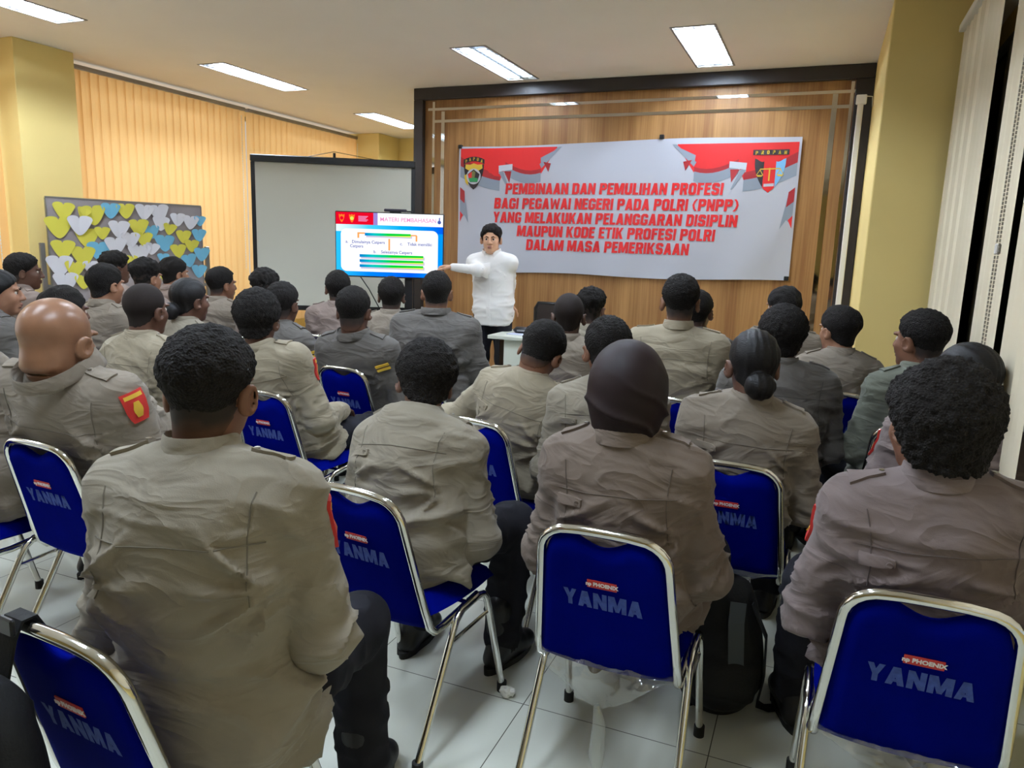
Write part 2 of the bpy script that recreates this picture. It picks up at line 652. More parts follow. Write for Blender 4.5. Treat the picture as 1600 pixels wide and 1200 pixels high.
def left_blind(i, y0, y1, label):
    r = root('vertical_blind', (-6.6, (y0 + y1) / 2, 0.42), 0, label, 'blind', 'golden vertical blinds along the left wall')
    rnd = random.Random(i)
    h = (y1 - y0) / 2
    n = int((y1 - y0) / 0.098)
    ys = [-h + 0.05 + k * (2 * h - 0.1) / (n - 1) for k in range(n)]
    slats(MB(), ys, 0, 0.0, 2.56, 0.112, 0.2, rnd).build('slats', BL_L, r)
    MB().box(-0.03, 0.03, -h, h, 2.56, 2.6, 0.004).build('head_rail', ALU, r)
    mb = MB()
    for k in range(60):
        mb.box(0.05, 0.056, h - 0.1 - 0.003, h - 0.1 + 0.003, 0.7 + k * 0.03, 0.724 + k * 0.03)
    mb.build('bead_chain', WHITE_P, r)


left_blind(1, 5.0, 7.36, 'golden vertical blind beside the left column, behind the pinboard')
left_blind(2, 7.41, 9.76, 'golden vertical blind above and behind the white projection screen')
left_blind(3, 2.2, 4.4, 'golden vertical blind edge on the near side of the left column')

rb = root('vertical_blind', (0.63, 3.5, 0.8), 0, 'cream vertical blind half drawn over the dark right window', 'blind')
mb = MB()
for k, y in enumerate((5.27, 5.17, 5.06, 4.94, 4.82, 4.70, 4.58, 4.46)):
    slats(mb, [y - 3.5], 0.02 * (k % 2), 0, 2.02, 0.1, -0.04 - 0.5 * (k % 2))
slats(mb, [y - 3.5 for y in (3.72, 3.60, 3.48)], 0.01, 0, 2.02, 0.1, -0.3)
slats(mb, [y - 3.5 for y in (2.60, 2.71, 2.82)], -0.05, -0.2, 2.02, 0.125, -0.15)
slats(mb, [y - 3.5 for y in np.arange(-1.9, 2.55, 0.11)], 0.0, 0, 2.02, 0.12, -0.15)
mb.build('slats', BL_R, rb)
MB().box(-0.03, 0.03, -5.4, 1.83, 2.02, 2.06, 0.004).build('head_rail', WHITE_P, rb)
for yy in (3.36, 3.31):
    mb = MB()
    for k in range(110):
        mb.box(-0.033, -0.027, yy - 3.5 - 0.003, yy - 3.5 + 0.003, 0.3 + k * 0.0155, 0.312 + k * 0.0155)
    mb.build('bead_chain', mat('pale_beads', (190, 180, 160), rough=0.4), rb)
MB().box(-0.04, -0.022, -0.19, -0.165, 0.72, 0.76, 0.004).build('chain_weight', WHITE_P, rb)


# ------------------------------------------------------------------ ceiling troffers
TUBE_M = mat('fluorescent_tube', (235, 245, 255), emit=(225, 239, 255), estr=TUBE)
TUBE_OFF = mat('unlit_tube', (205, 210, 210), rough=0.3)
LOUV = mat('bright_louvre_metal', (205, 210, 215), rough=0.2, metal=0.9)


def troffer(x, y, label, on=(1, 1), w=0.3, l=1.2):
    r = root('ceiling_light', (x, y, HC), 0, label, 'ceiling light', 'recessed fluorescent ceiling lights')
    fr = MB()
    for (a, b, c, d) in ((-w / 2 - 0.012, -w / 2 + 0.004, -l / 2 - 0.012, l / 2 + 0.012), (w / 2 - 0.004, w / 2 + 0.012, -l / 2 - 0.012, l / 2 + 0.012), (-w / 2 + 0.004, w / 2 - 0.004, -l / 2 - 0.012, -l / 2 + 0.004), (-w / 2 + 0.004, w / 2 - 0.004, l / 2 - 0.004, l / 2 + 0.012)):
        fr.box(a, b, c, d, -0.005, -0.0005)
    fr.build('frame', mat('grey_light_frame', (130, 126, 120), rough=0.5), r)
    MB().add([(-w / 2 + 0.004, -l / 2 + 0.004, 0.0), (w / 2 - 0.004, -l / 2 + 0.004, 0.0), (w / 2 - 0.004, l / 2 - 0.004, 0.0), (-w / 2 + 0.004, l / 2 - 0.004, 0.0),
              (-w / 2 + 0.03, -l / 2 + 0.02, 0.07), (w / 2 - 0.03, -l / 2 + 0.02, 0.07), (w / 2 - 0.03, l / 2 - 0.02, 0.07), (-w / 2 + 0.03, l / 2 - 0.02, 0.07)],
             [(4, 7, 6, 5), (0, 4, 5, 1), (1, 5, 6, 2), (2, 6, 7, 3), (3, 7, 4, 0)]).build('reflector', LOUV, r)
    for s, o in zip((-1, 1), on):
        MB().tube([(s * w / 4, -l / 2 + 0.03, 0.04), (s * w / 4, l / 2 - 0.03, 0.04)], 0.013, 12).build('tube', TUBE_M if o else TUBE_OFF, r, True)
    lv = MB()
    n = 16
    for k in range(1, n):
        y0 = -l / 2 + k * l / n
        lv.box(-w / 2 + 0.006, w / 2 - 0.006, y0 - 0.0015, y0 + 0.0015, 0.0, 0.014)
    lv.box(-0.003, 0.003, -l / 2 + 0.006, l / 2 - 0.006, 0.0, 0.02)
    lv.build('louvre', LOUV, r)
    return r


troffer(-1.02, 6.24, 'bright recessed ceiling light nearest the column, over the banner')
troffer(-2.82, 6.32, 'half lit recessed ceiling light with one dark tube before the panel', on=(1, 0))
troffer(-5.4, 6.22, 'recessed ceiling light above the pinboard along the golden blinds')
troffer(-5.45, 3.66, 'recessed ceiling light cut by the upper left corner of the photo')
troffer(-5.45, 8.8, 'recessed ceiling light beyond the dark panel edge, over the projection screen')
for x in (-2.82, -1.02):
    troffer(x, 3.66, 'recessed ceiling light over the middle of the audience')
for x in (-5.45, -2.82, -1.02):
    troffer(x, 1.08, 'recessed ceiling light over the rear rows of the audience')

# ------------------------------------------------------------------ heavy block capitals
def _ring(x0, x1, y0, y1, tx, ty, c, skip=(), sq=''):
    cl, cr = (0.0001 if 'l' in sq else c), c
    o = [(x0 + cl, y0), (x1 - cr, y0), (x1, y0 + cr), (x1, y1 - cr), (x1 - cr, y1), (x0 + cl, y1), (x0, y1 - cl), (x0, y0 + cl)]
    k = 0.45
    i = [(x0 + tx + cl * k, y0 + ty), (x1 - tx - cr * k, y0 + ty), (x1 - tx, y0 + ty + cr * k), (x1 - tx, y1 - ty - cr * k), (x1 - tx - cr * k, y1 - ty), (x0 + tx + cl * k, y1 - ty), (x0 + tx, y1 - ty - cl * k), (x0 + tx, y0 + ty + cl * k)]
    return [[o[a], o[(a + 1) % 8], i[(a + 1) % 8], i[a]] for a in range(8) if a not in skip]


def _bx(x0, x1, y0, y1):
    return [[(x0, y0), (x1, y0), (x1, y1), (x0, y1)]]


def _mir(ps, w):
    return [[(w - x, y) for x, y in p][::-1] for p in ps]


def _glyph(ch):
    T, H, W = 0.235, 0.195, 0.62
    if ch == 'A':
        l = [[(0, 0), (0.23, 0), (0.46, 1), (0.20, 1)]]
        return l + _mir(l, 0.66) + _bx(0.14, 0.52, 0.18, 0.34), 0.66
    if ch == 'B':
        return _bx(0, T, 0, 1) + _ring(0, W, 0, 0.57, T, H, 0.12, (), 'l') + _ring(0, W - 0.02, 0.43, 1, T, H, 0.12, (), 'l'), W
    if ch == 'D':
        return _ring(0, W, 0, 1, T, H, 0.16, (), 'l'), W
    if ch in 'EF':
        g = _bx(0, T, 0, 1) + _bx(0, 0.5, 1 - H, 1) + _bx(0, 0.46, 0.43, 0.43 + H)
        return (g + _bx(0, 0.5, 0, H) if ch == 'E' else g), 0.5
    if ch == 'G':
        return _ring(0, W, 0, 1, T, H, 0.15, (2,)) + _bx(W - T, W, 0.66, 0.86) + _bx(W - T, W, 0.1, 0.5) + _bx(0.32, W, 0.38, 0.52), W
    if ch == 'H':
        return _bx(0, T, 0, 1) + _bx(W - T, W, 0, 1) + _bx(T, W - T, 0.42, 0.6), W
    if ch == 'I':
        return _bx(0, 0.21, 0, 1), 0.21
    if ch == 'K':
        return _bx(0, T, 0, 1) + [[(0.14, 0.42), (0.36, 0.42), (0.64, 1), (0.42, 1)], [(0.42, 0), (0.66, 0), (0.40, 0.62), (0.22, 0.5)]], 0.66
    if ch == 'L':
        return _bx(0, T, 0, 1) + _bx(0, 0.48, 0, H), 0.48
    if ch == 'M':
        l = [[(0, 0), (0.22, 0), (0.22, 1), (0, 1)], [(0.06, 1), (0.29, 1), (0.52, 0.05), (0.34, 0.05)]]
        return l + _mir(l, 0.84), 0.84
    if ch == 'N':
        return _bx(0, 0.215, 0, 1) + _bx(0.415, 0.63, 0, 1) + [[(0, 1), (0.215, 1), (0.63, 0), (0.415, 0)]], 0.63
    if ch == 'O':
        return _ring(0, W, 0, 1, T, H, 0.15), W
    if ch in 'PR':
        g = _bx(0, T, 0, 1) + _ring(0, W, 0.38, 1, T, H, 0.13, (), 'l')
        return (g + [[(0.39, 0), (0.62, 0), (0.50, 0.46), (0.28, 0.46)]] if ch == 'R' else g), W
    if ch == 'S':
        return _ring(0, W, 0.41, 1, T, H, 0.14, (1, 2)) + _bx(W - T, W, 0.68, 0.86) + _ring(0, W, 0, 0.58, T, H, 0.14, (5, 6)) + _bx(0, T, 0.14, 0.32), W
    if ch == 'T':
        return _bx(0.18, 0.38, 0, 1) + _bx(0, 0.56, 1 - H, 1), 0.56
    if ch == 'U':
        return _ring(0, W, 0, 1, T, H, 0.15, (3, 4, 5)) + _bx(0, T, 0.5, 1) + _bx(W - T, W, 0.5, 1), W
    if ch == 'W':
        l = [[(0.14, 0), (0.32, 0), (0.19, 1), (0, 1)], [(0.19, 0), (0.33, 0), (0.53, 0.92), (0.40, 0.92)]]
        return l + _mir(l, 0.92), 0.92
    if ch == 'Y':
        l = [[(0.21, 0.40), (0.41, 0.40), (0.21, 1), (0, 1)]]
        return _bx(0.21, 0.41, 0, 0.5) + l + _mir(l, 0.62), 0.62
    if ch in '()':
        p = [(0.24, 1.0), (0.08, 0.8), (0.0, 0.5), (0.08, 0.2), (0.24, 0.0)]
        g = [[a, b, (b[0] + 0.17, b[1]), (a[0] + 0.17, a[1])] for a, b in zip(p, p[1:])]
        return (g, 0.41) if ch == '(' else (_mir(g, 0.41), 0.41)
    return [], 0.3


def block_text(s, height, width=None, shear=0.0, centre=True):
    """polygons of a line of heavy capitals, x to the right and y up"""
    ps, x = [], 0.0
    for ch in s:
        g, w = _glyph(ch)
        ps += [[(x + px, py) for px, py in p] for p in g]
        x += w + (0.065 if g else 0.0)
    x -= 0.065
    kx = (width / x) if width else height
    return [[((px - x / 2) * kx + shear * (py - 0.5) * height, (py - 0.5) * height) for px, py in p] for p in ps]


def block_mesh(s, height, width=None, shear=0.0):
    v, f = [], []
    for p in block_text(s, height, width, shear):
        f.append(tuple(range(len(v), len(v) + len(p))))
        v += [(x, y, 0) for x, y in p]
    me = bpy.data.meshes.new('lettering')
    me.from_pydata(v, [], f)
    return me


# ------------------------------------------------------------------ banner
BW = mat('white_vinyl', (184, 186, 197), rough=0.42, spec=0.4, bump=0.05, bscale=6)
BR = mat('banner_red', (214, 40, 42), rough=0.42)
BRD = mat('banner_deep_red', (160, 36, 42), rough=0.42)
BG = mat('banner_ribbon_grey', (138, 148, 162), rough=0.42)
BGL = mat('banner_ribbon_pale', (196, 202, 212), rough=0.42)
BYEL = mat('emblem_yellow', (214, 180, 60), rough=0.45)
BBLK = mat('emblem_black', (38, 30, 34), rough=0.45)
BGRN = mat('emblem_green', (40, 140, 80), rough=0.45)
BSKY = mat('emblem_light_blue', (120, 180, 226), rough=0.45)
ban = root('banner', (-1.915, YB - 0.03, 1.87), 0, 'wide white banner with red Indonesian capitals and ribbons on the timber panel', 'banner')
BWID, BH = 3.28, 1.26


def bwave(x, z):
    return 0.008 * math.sin(x * 5.3 + z * 2) + 0.006 * math.sin(x * 11 - z * 7) * (0.5 - z / BH) + 0.012 * max(0, x - 1.2) * (z + 0.2)


def bz(x, s):  # slightly drooping edges
    t = x / (BWID / 2)
    if s > 0:
        return BH / 2 + 0.012 * math.sin(t * 3.3 + 0.4) - 0.01 + 0.012 * t
    return -BH / 2 - 0.012 * math.sin(t * 5) + 0.02 * t


v, f = [], []
NX, NZ = 60, 20
for j in range(NZ + 1):
    for i in range(NX + 1):
        x = -BWID / 2 + BWID * i / NX
        z = bz(x, -1) + (bz(x, 1) - bz(x, -1)) * j / NZ
        v.append((x, bwave(x, z), z))
for j in range(NZ):
    for i in range(NX):
        a = j * (NX + 1) + i
        f.append((a, a + 1, a + NX + 2, a + NX + 1))
n0 = len(v)
v += [(x, y + 0.002, z) for x, y, z in v]
f += [tuple(i + n0 for i in q[::-1]) for q in f]
raw('vinyl_sheet', v, f, BW, ban, True)


def bshape(name, polys, m, lift=0.0015, par=None):
    """flat printed shape on the banner, subdivided enough to follow its waves"""
    vv, ff = [], []
    for poly in polys:
        n = len(vv)
        vv += [(x, bwave(x, z) - lift, z) for x, z in poly]
        ff.append(tuple(range(n, n + len(poly))))
    o = raw(name, vv, ff, m, par or ban)
    return o


def band(xs, top, bot, sign=1):
    """quads of a ribbon between two curves"""
    ps = []
    for i in range(len(xs) - 1):
        ps.append([(sign * xs[i], top[i]), (sign * xs[i + 1], top[i + 1]), (sign * xs[i + 1], bot[i + 1]), (sign * xs[i], bot[i])])
    return ps


for sg in (-1, 1):
    E_ = BWID / 2 - 0.02
    T = BH / 2 - 0.045
    # x measured from the outer edge inwards
    d = np.linspace(0, 1.04, 20)
    up = np.full(20, T)
    lo1 = T - (0.20 + 0.10 * np.sin(np.clip(d / 0.5, 0, 1) * 1.5))
    lo = np.where(d < 0.46, T - 0.17 - 0.30 * d - 0.03 * np.sin(d * 6), 0)
    lo = np.where(d >= 0.46, T - 0.17 - 0.10 * np.sin((d - 0.46) / 0.5 * 2.6), lo)
    lo = np.where(d > 0.9, T - 0.22 + (d - 0.9) * 1.5, lo)
    lo = np.minimum(lo, T)
    xs = E_ - d
    bshape('red_ribbon', band(xs, up, lo, sg), BR, 0.0016)
    m1 = d <= 0.47
    bshape('ribbon_shadow', band(xs[m1], (lo + 0.09 - 0.06 * d)[m1], lo[m1], sg), BRD, 0.002)
    bshape('grey_ribbon', band(xs[m1], lo[m1], (lo - 0.11 + 0.02 * d)[m1], sg), BG, 0.0022)
    m2 = (d >= 0.44) & (d <= 0.92)
    bshape('grey_ribbon', band(xs[m2], lo[m2] + 0.012, (lo - 0.075)[m2], sg), BG, 0.0024)
    bshape('ribbon_shadow', band(xs[m2], (lo + 0.05)[m2], lo[m2] + 0.012, sg), BRD, 0.0023)
    c = E_ - 0.47
    bshape('ribbon_curl', [[(sg * (c + 0.05), T - 0.17), (sg * (c - 0.10), T - 0.155), (sg * (c - 0.10), T - 0.21), (sg * (c + 0.02), T - 0.225), (sg * (c + 0.045), T - 0.25)]], BGL, 0.003)
    bshape('ribbon_curl', [[(sg * (c + 0.05), T - 0.23), (sg * (c - 0.0), T - 0.225), (sg * (c - 0.075), T - 0.40), (sg * (c - 0.06), T - 0.40)]], BG, 0.0032)
    bshape('ribbon_curl', [[(sg * (c - 0.01), T - 0.225), (sg * (c - 0.09), T - 0.225), (sg * (c - 0.072), T - 0.34)]], BRD, 0.0031)
    c = E_ - 0.92
    bshape('ribbon_curl', [[(sg * (c + 0.05), T - 0.10), (sg * (c - 0.17), T - 0.0), (sg * (c - 0.13), T - 0.002), (sg * (c + 0.06), T - 0.16), (sg * (c + 0.04), T - 0.2)]], BG, 0.0031)
    bshape('ribbon_curl', [[(sg * (c + 0.02), T - 0.14), (sg * (c - 0.06), T - 0.155), (sg * (c - 0.035), T - 0.235)]], BRD, 0.0032)
    bshape('ribbon_tail', [[(sg * E_, T - 0.40), (sg * (E_ - 0.05), T - 0.44), (sg * (E_ - 0.10), T - 0.74), (sg * (E_ - 0.05), T - 0.66), (sg * E_, T - 0.70)]], BG, 0.0024)
    bshape('ribbon_tail', [[(sg * E_, T - 0.38), (sg * (E_ - 0.05), T - 0.42), (sg * (E_ - 0.06), T - 0.55), (sg * E_, T - 0.50)]], BRD, 0.0028)
    bshape('ribbon_tail', [[(sg * E_, T - 0.62), (sg * (E_ - 0.035), T - 0.66), (sg * E_, T - 0.73)]], BR, 0.003)


def shield(cx, cz, w, h):
    o = []
    for t in np.linspace(-1, 1, 13):
        o.append((cx + t * w / 2, cz + h * (0.42 + 0.05 * math.cos(t * math.pi * 2))))
    for t in np.linspace(0, 1, 10)[1:]:
        o.append((cx + w / 2 * (math.cos(t * math.pi / 2) ** 0.7), cz + h * (0.42 - 0.92 * t)))
    for t in np.linspace(1, 0, 10)[1:-1]:
        o.append((cx - w / 2 * (math.cos(t * math.pi / 2) ** 0.7), cz + h * (0.42 - 0.92 * t)))
    return o


def clipx(poly, lo, hi):
    def cut(p, xv, keep):
        r = []
        for i in range(len(p)):
            a, b = p[i], p[(i + 1) % len(p)]
            ia, ib = keep(a[0]), keep(b[0])
            if ia:
                r.append(a)
            if ia != ib:
                t = (xv - a[0]) / (b[0] - a[0])
                r.append((xv, a[1] + (b[1] - a[1]) * t))
        return r
    return cut(cut(poly, lo, lambda q: q >= lo), hi, lambda q: q <= hi)


def ngon(cx, cz, r, n, a0=90):
    return [(cx + r * math.cos(math.radians(a0 + 360 * k / n)), cz + r * math.sin(math.radians(a0 + 360 * k / n))) for k in range(n)]


def arch_word(s, cx, cz, w, m, size, curve):
    n = len(s)
    for k, ch in enumerate(s):
        t = (k - (n - 1) / 2) / ((n - 1) / 2)
        x, z = cx + t * w / 2, cz - curve * t * t
        M = Matrix.Translation((x, bwave(x, z) - 0.006, z)) @ Matrix.Rotation(math.radians(90), 4, 'X') @ Matrix.Rotation(-t * curve * 8, 4, 'Z')
        me = block_mesh(ch, size * 0.72, size * 0.5)
        me.materials.append(m)
        o = link(bpy.data.objects.new('emblem_lettering', me))
        parent(o, ban)
        o.matrix_local = M


ex, ez = -BWID / 2 + 0.17, BH / 2 - 0.29
bshape('emblem_name_band', band(np.linspace(ex - 0.115, ex + 0.115, 8), ez + 0.165 - 0.03 * np.linspace(-1, 1, 8) ** 2, ez + 0.12 - 0.03 * np.linspace(-1, 1, 8) ** 2), BBLK, 0.0045)
arch_word('PAPUA', ex, ez + 0.143, 0.17, BYEL, 0.042, 0.022)
bshape('emblem_shield', [shield(ex, ez - 0.03, 0.22, 0.26)], BBLK, 0.0045)
bshape('emblem_crest', [[(ex - 0.095, ez + 0.05), (ex - 0.09, ez + 0.09), (ex - 0.04, ez + 0.085), (ex, ez + 0.10), (ex + 0.04, ez + 0.085), (ex + 0.09, ez + 0.09), (ex + 0.095, ez + 0.05), (ex, ez + 0.0)],
                          [(ex - 0.105, ez - 0.02), (ex - 0.06, ez - 0.0), (ex - 0.06, ez - 0.12), (ex - 0.09, ez - 0.09)]], BYEL, 0.005)
bshape('emblem_ring', [ngon(ex, ez - 0.03, 0.078, 24)], BW, 0.0055)
bshape('emblem_pentagon', [ngon(ex, ez - 0.03, 0.07, 5)], BBLK, 0.006)
bshape('emblem_field', [[(ex - 0.042, ez - 0.083), (ex + 0.042, ez - 0.083), (ex + 0.05, ez - 0.05), (ex, ez - 0.04), (ex - 0.055, ez - 0.05)]], BGRN, 0.0065)
bshape('emblem_field', [[(ex - 0.062, ez - 0.012), (ex - 0.02, ez + 0.018), (ex - 0.02, ez - 0.045), (ex - 0.054, ez - 0.045)]], BR, 0.0065)
bshape('emblem_field', [[(ex - 0.02, ez + 0.012), (ex, ez + 0.03), (ex + 0.02, ez + 0.01), (ex + 0.012, ez - 0.04), (ex - 0.02, ez - 0.045)]], mat('emblem_olive', (110, 110, 60)), 0.0067)
ex, ez = BWID / 2 - 0.245, BH / 2 - 0.27
bshape('emblem_name_band', band(np.linspace(ex - 0.15, ex + 0.15, 8), np.full(8, ez + 0.165), np.full(8, ez + 0.12)), BBLK, 0.0045)
arch_word('PROPAM', ex, ez + 0.143, 0.24, BYEL, 0.042, 0.004)
sh = shield(ex, ez - 0.05, 0.26, 0.3)
bshape('emblem_shield', [clipx(sh, ex - 0.2, ex - 0.05)], BBLK, 0.0045)
bshape('emblem_shield', [clipx(sh, ex - 0.05, ex + 0.05)], BR, 0.0045)
bshape('emblem_shield', [clipx(sh, ex + 0.05, ex + 0.2)], BSKY, 0.0045)
bshape('emblem_scales', [[(ex - 0.08, ez - 0.005), (ex + 0.09, ez + 0.0), (ex + 0.09, ez + 0.01), (ex - 0.08, ez + 0.005)], [(ex - 0.006, ez - 0.1), (ex + 0.006, ez - 0.1), (ex + 0.006, ez + 0.01), (ex - 0.006, ez + 0.01)],
                           [(ex - 0.11, ez - 0.05), (ex - 0.05, ez - 0.05), (ex - 0.065, ez - 0.065), (ex - 0.095, ez - 0.065)], [(ex + 0.06, ez - 0.045), (ex + 0.12, ez - 0.045), (ex + 0.105, ez - 0.06), (ex + 0.075, ez - 0.06)],
                           [(ex - 0.11, ez - 0.05), (ex - 0.08, ez), (ex - 0.05, ez - 0.05), (ex - 0.056, ez - 0.05), (ex - 0.08, ez - 0.012), (ex - 0.104, ez - 0.05)],
                           [(ex + 0.06, ez - 0.045), (ex + 0.09, ez + 0.005), (ex + 0.12, ez - 0.045), (ex + 0.114, ez - 0.045), (ex + 0.09, ez - 0.007), (ex + 0.066, ez - 0.045)]], BYEL, 0.0055)
bshape('emblem_scroll', [[(ex - 0.04, ez - 0.15), (ex + 0.045, ez - 0.145), (ex + 0.045, ez - 0.12), (ex - 0.04, ez - 0.125)]], BW, 0.0055)
lines = [('PEMBINAAN DAN PEMULIHAN PROFESI', -0.05, 0.19, 2.13), ('BAGI PEGAWAI NEGERI PADA POLRI (PNPP)', -0.035, 0.047, 2.39), ('YANG MELAKUKAN PELANGGARAN DISIPLIN', -0.04, -0.09, 2.40), ('MAUPUN KODE ETIK PROFESI POLRI', 0.0, -0.222, 1.95), ('DALAM MASA PEMERIKSAAN', -0.06, -0.355, 1.62)]
for s, cx, cz, wd in lines:
    me = block_mesh(s, 0.106, wd, 0.07)
    co = np.empty(len(me.vertices) * 3, dtype=np.float32)
    me.vertices.foreach_get('co', co)
    co = co.reshape(-1, 3) + np.array([cx, cz, 0])
    out = np.stack([co[:, 0], np.array([bwave(a, b) for a, b in zip(co[:, 0], co[:, 1])]) - 0.005, co[:, 1]], 1)
    me.vertices.foreach_set('co', out.astype(np.float32).ravel())
    me.materials.clear()
    me.materials.append(BR)
    me.update()
    o = bpy.data.objects.new('lettering', me)
    link(o)
    parent(o, ban)
for (x, z) in ((-BWID / 2 + 0.01, bz(-1.64, 1)), (0.43, bz(0.43, 1) + 0.02), (BWID / 2 - 0.02, bz(1.64, -1) + 0.02)):
    MB().box(x - 0.02, x + 0.02, -0.02, 0.02, z - 0.02, z + 0.018, 0.004).build('clip', BLACK, ban)

# ------------------------------------------------------------------ projection screen on its tripod
a, b = at_depth(391, 243, 7.36), at_depth(649, 257, 7.56)
ca, cb = np.array([*a[:2], 0]), np.array([*b[:2], 0])
wdt = float(np.linalg.norm(cb - ca))
rz = math.atan2(cb[1] - ca[1], cb[0] - ca[0])
ps = root('projection_screen', tuple((ca + cb) / 2), rz, 'blank white projection screen with black border on a tripod behind the television', 'projection screen')
hw = wdt / 2
MB().box(-hw + 0.04, hw - 0.04, -0.004, 0.004, 0.82, 2.25).build('screen_fabric', mat('matt_screen_white', (205, 206, 196), rough=0.9, spec=0.1), ps)
bd = MB().box(-hw, hw, -0.03, 0.03, 2.24, 2.31, 0.008)
bd.box(-hw, -hw + 0.04, -0.006, 0.006, 0.8, 2.24).box(hw - 0.04, hw, -0.006, 0.006, 0.8, 2.24).box(-hw, hw, -0.006, 0.006, 0.77, 0.82)
bd.build('black_border', BLACK, ps)
MB().tube([(0, 0.04, 0.1), (0, 0.04, 2.36)], 0.014, 10).build('mast', BLACK, ps)
MB().tube([(-0.25, 0.0, 2.31), (0, 0.02, 2.37), (0.4, 0.0, 2.31)], 0.003, 6).build('carry_wire', BLACK, ps)
for k in range(3):
    aa = math.radians(90 + 120 * k)
    MB().tube([(0, 0.04, 0.5), (0.38 * math.cos(aa), 0.04 + 0.38 * math.sin(aa), 0.012)], 0.011, 8).build('leg', BLACK, ps)

# ------------------------------------------------------------------ television on a floor stand
DTV = 6.6
tv_c = at_depth(608.5, 383.2, DTV)
tl, trp = at_depth(525, 331.5, DTV), at_depth(691.5, 337, DTV)
tvr = math.atan2(trp[1] - tl[1], trp[0] - tl[0])
tv = root('television', (tv_c[0], tv_c[1], 0), tvr, 'television on a black stand showing a blue and white lecture slide', 'television')
W2, H2, ZC = 0.475, 0.277, tv_c[2]
MB().box(-W2 - 0.008, W2 + 0.008, 0.0, 0.05, ZC - H2 - 0.012, ZC + H2 + 0.008, 0.006).build('casing', BLACK, tv)


def scr_mat(name, rgb, k=1.0, grad=None):
    m = bpy.data.materials.new(name)
    m.use_nodes = True
    nt = m.node_tree
    nt.nodes.clear()
    out = nt.nodes.new('ShaderNodeOutputMaterial')
    e = nt.nodes.new('ShaderNodeEmission')
    e.inputs[0].default_value = (*s2l(rgb), 1)
    e.inputs[1].default_value = k
    if grad:
        tc = nt.nodes.new('ShaderNodeTexCoord')
        g = nt.nodes.new('ShaderNodeSeparateXYZ')
        nt.links.new(tc.outputs['Generated'], g.inputs[0])
        r = nt.nodes.new('ShaderNodeValToRGB')
        els = r.color_ramp.elements
        while len(els) < len(grad[1]):
            els.new(0.5)
        for el, (p, c) in zip(els, grad[1]):
            el.position = p
            el.color = (*s2l(c), 1)
        nt.links.new(g.outputs[grad[0]], r.inputs[0])
        nt.links.new(r.outputs[0], e.inputs[0])
    nt.links.new(e.outputs[0], out.inputs[0])
    return m


KS = 1.02
sm = dict(white=scr_mat('screen_white', (250, 252, 255), KS), red=scr_mat('screen_red', (226, 8, 40), KS), lilac=scr_mat('screen_lilac', (150, 130, 205), KS),
          blue=scr_mat('screen_blue', (0, 110, 235), KS, ('X', [(0, (40, 190, 255)), (0.3, (0, 130, 250)), (0.7, (0, 90, 235)), (1, (0, 150, 245))])),
          top=scr_mat('screen_cyan', (0, 110, 235), KS, ('X', [(0, (230, 245, 255)), (0.3, (70, 205, 245)), (0.6, (0, 170, 235)), (1, (0, 90, 235))])),
          bar=scr_mat('screen_green_bar', (20, 210, 80), KS, ('X', [(0, (0, 120, 200)), (0.2, (10, 190, 190)), (0.5, (5, 205, 60)), (1, (10, 200, 40))])),
          yel=scr_mat('screen_yellow', (215, 235, 90), KS), org=scr_mat('screen_orange', (250, 165, 95), KS), pink=scr_mat('screen_pink_text', (226, 140, 190), KS),
          gtx=scr_mat('screen_text', (84, 92, 170), KS), amber=scr_mat('screen_amber', (255, 120, 40), KS), shade=scr_mat('screen_grey', (195, 190, 215), KS), navy=scr_mat('screen_navy', (70, 90, 170), KS))


def sxy(u, v_):  # slide coordinates 0..1, v downwards
    return (-W2 + 2 * W2 * u, ZC + H2 - 2 * H2 * v_)


def srect(name, u0, v0, u1, v1, m, l, rad=0.0):
    (x0, z1), (x1, z0) = sxy(u0, v0), sxy(u1, v1)
    if rad:
        p = []
        for cx, cz, a0 in ((x1 - rad, z1 - rad, 0), (x0 + rad, z1 - rad, 90), (x0 + rad, z0 + rad, 180), (x1 - rad, z0 + rad, 270)):
            for k in range(7):
                t = math.radians(a0 + 15 * k)
                p.append((cx + rad * math.cos(t), cz + rad * math.sin(t)))
    else:
        p = [(x0, z0), (x1, z0), (x1, z1), (x0, z1)]
    return raw(name, [(x, -0.0008 - 0.0006 * l, z) for x, z in p], [tuple(range(len(p)))], sm[m], scrn)


def stext(s, u, v_, size, m, align='LEFT', bold=0.0006):
    x, z = sxy(u, v_)
    return text('slide_lettering', s, sm[m], Matrix.Translation((x, -0.004, z)) @ Matrix.Rotation(math.radians(90), 4, 'X'), scrn, size=size, align=align, bold=bold, depth=0.0)


scrn = raw('slide_screen', [(-W2, -0.0008, ZC - H2), (W2, -0.0008, ZC - H2), (W2, -0.0008, ZC + H2), (-W2, -0.0008, ZC + H2)], [(0, 1, 2, 3)], sm['blue'], tv)
srect('slide_top_band', 0, 0.18, 1, 0.3, 'top', 1)
srect('slide_header', 0, 0, 0.35, 0.19, 'red', 2)
srect('slide_header', 0.35, 0, 0.39, 0.19, 'lilac', 2)
srect('slide_header', 0.39, 0, 1, 0.19, 'white', 2)
srect('slide_card', 0.045, 0.255, 0.955, 0.93, 'white', 2, 0.05)
for u in (0.055, 0.15):
    x, z = sxy(u, 0.095)
    m = 'amber' if u < 0.1 else 'yel'
    raw('slide_emblem', [(p[0], -0.0032, p[1]) for p in shield(x, z, 0.05, 0.075)], [tuple(range(len(shield(x, z, 0.05, 0.075))))], sm['amber'], scrn)
    raw('slide_emblem', [(p[0], -0.0036, p[1]) for p in ngon(x, z, 0.016, 12)], [tuple(range(12))], sm['red' if u < 0.1 else 'yel'], scrn)
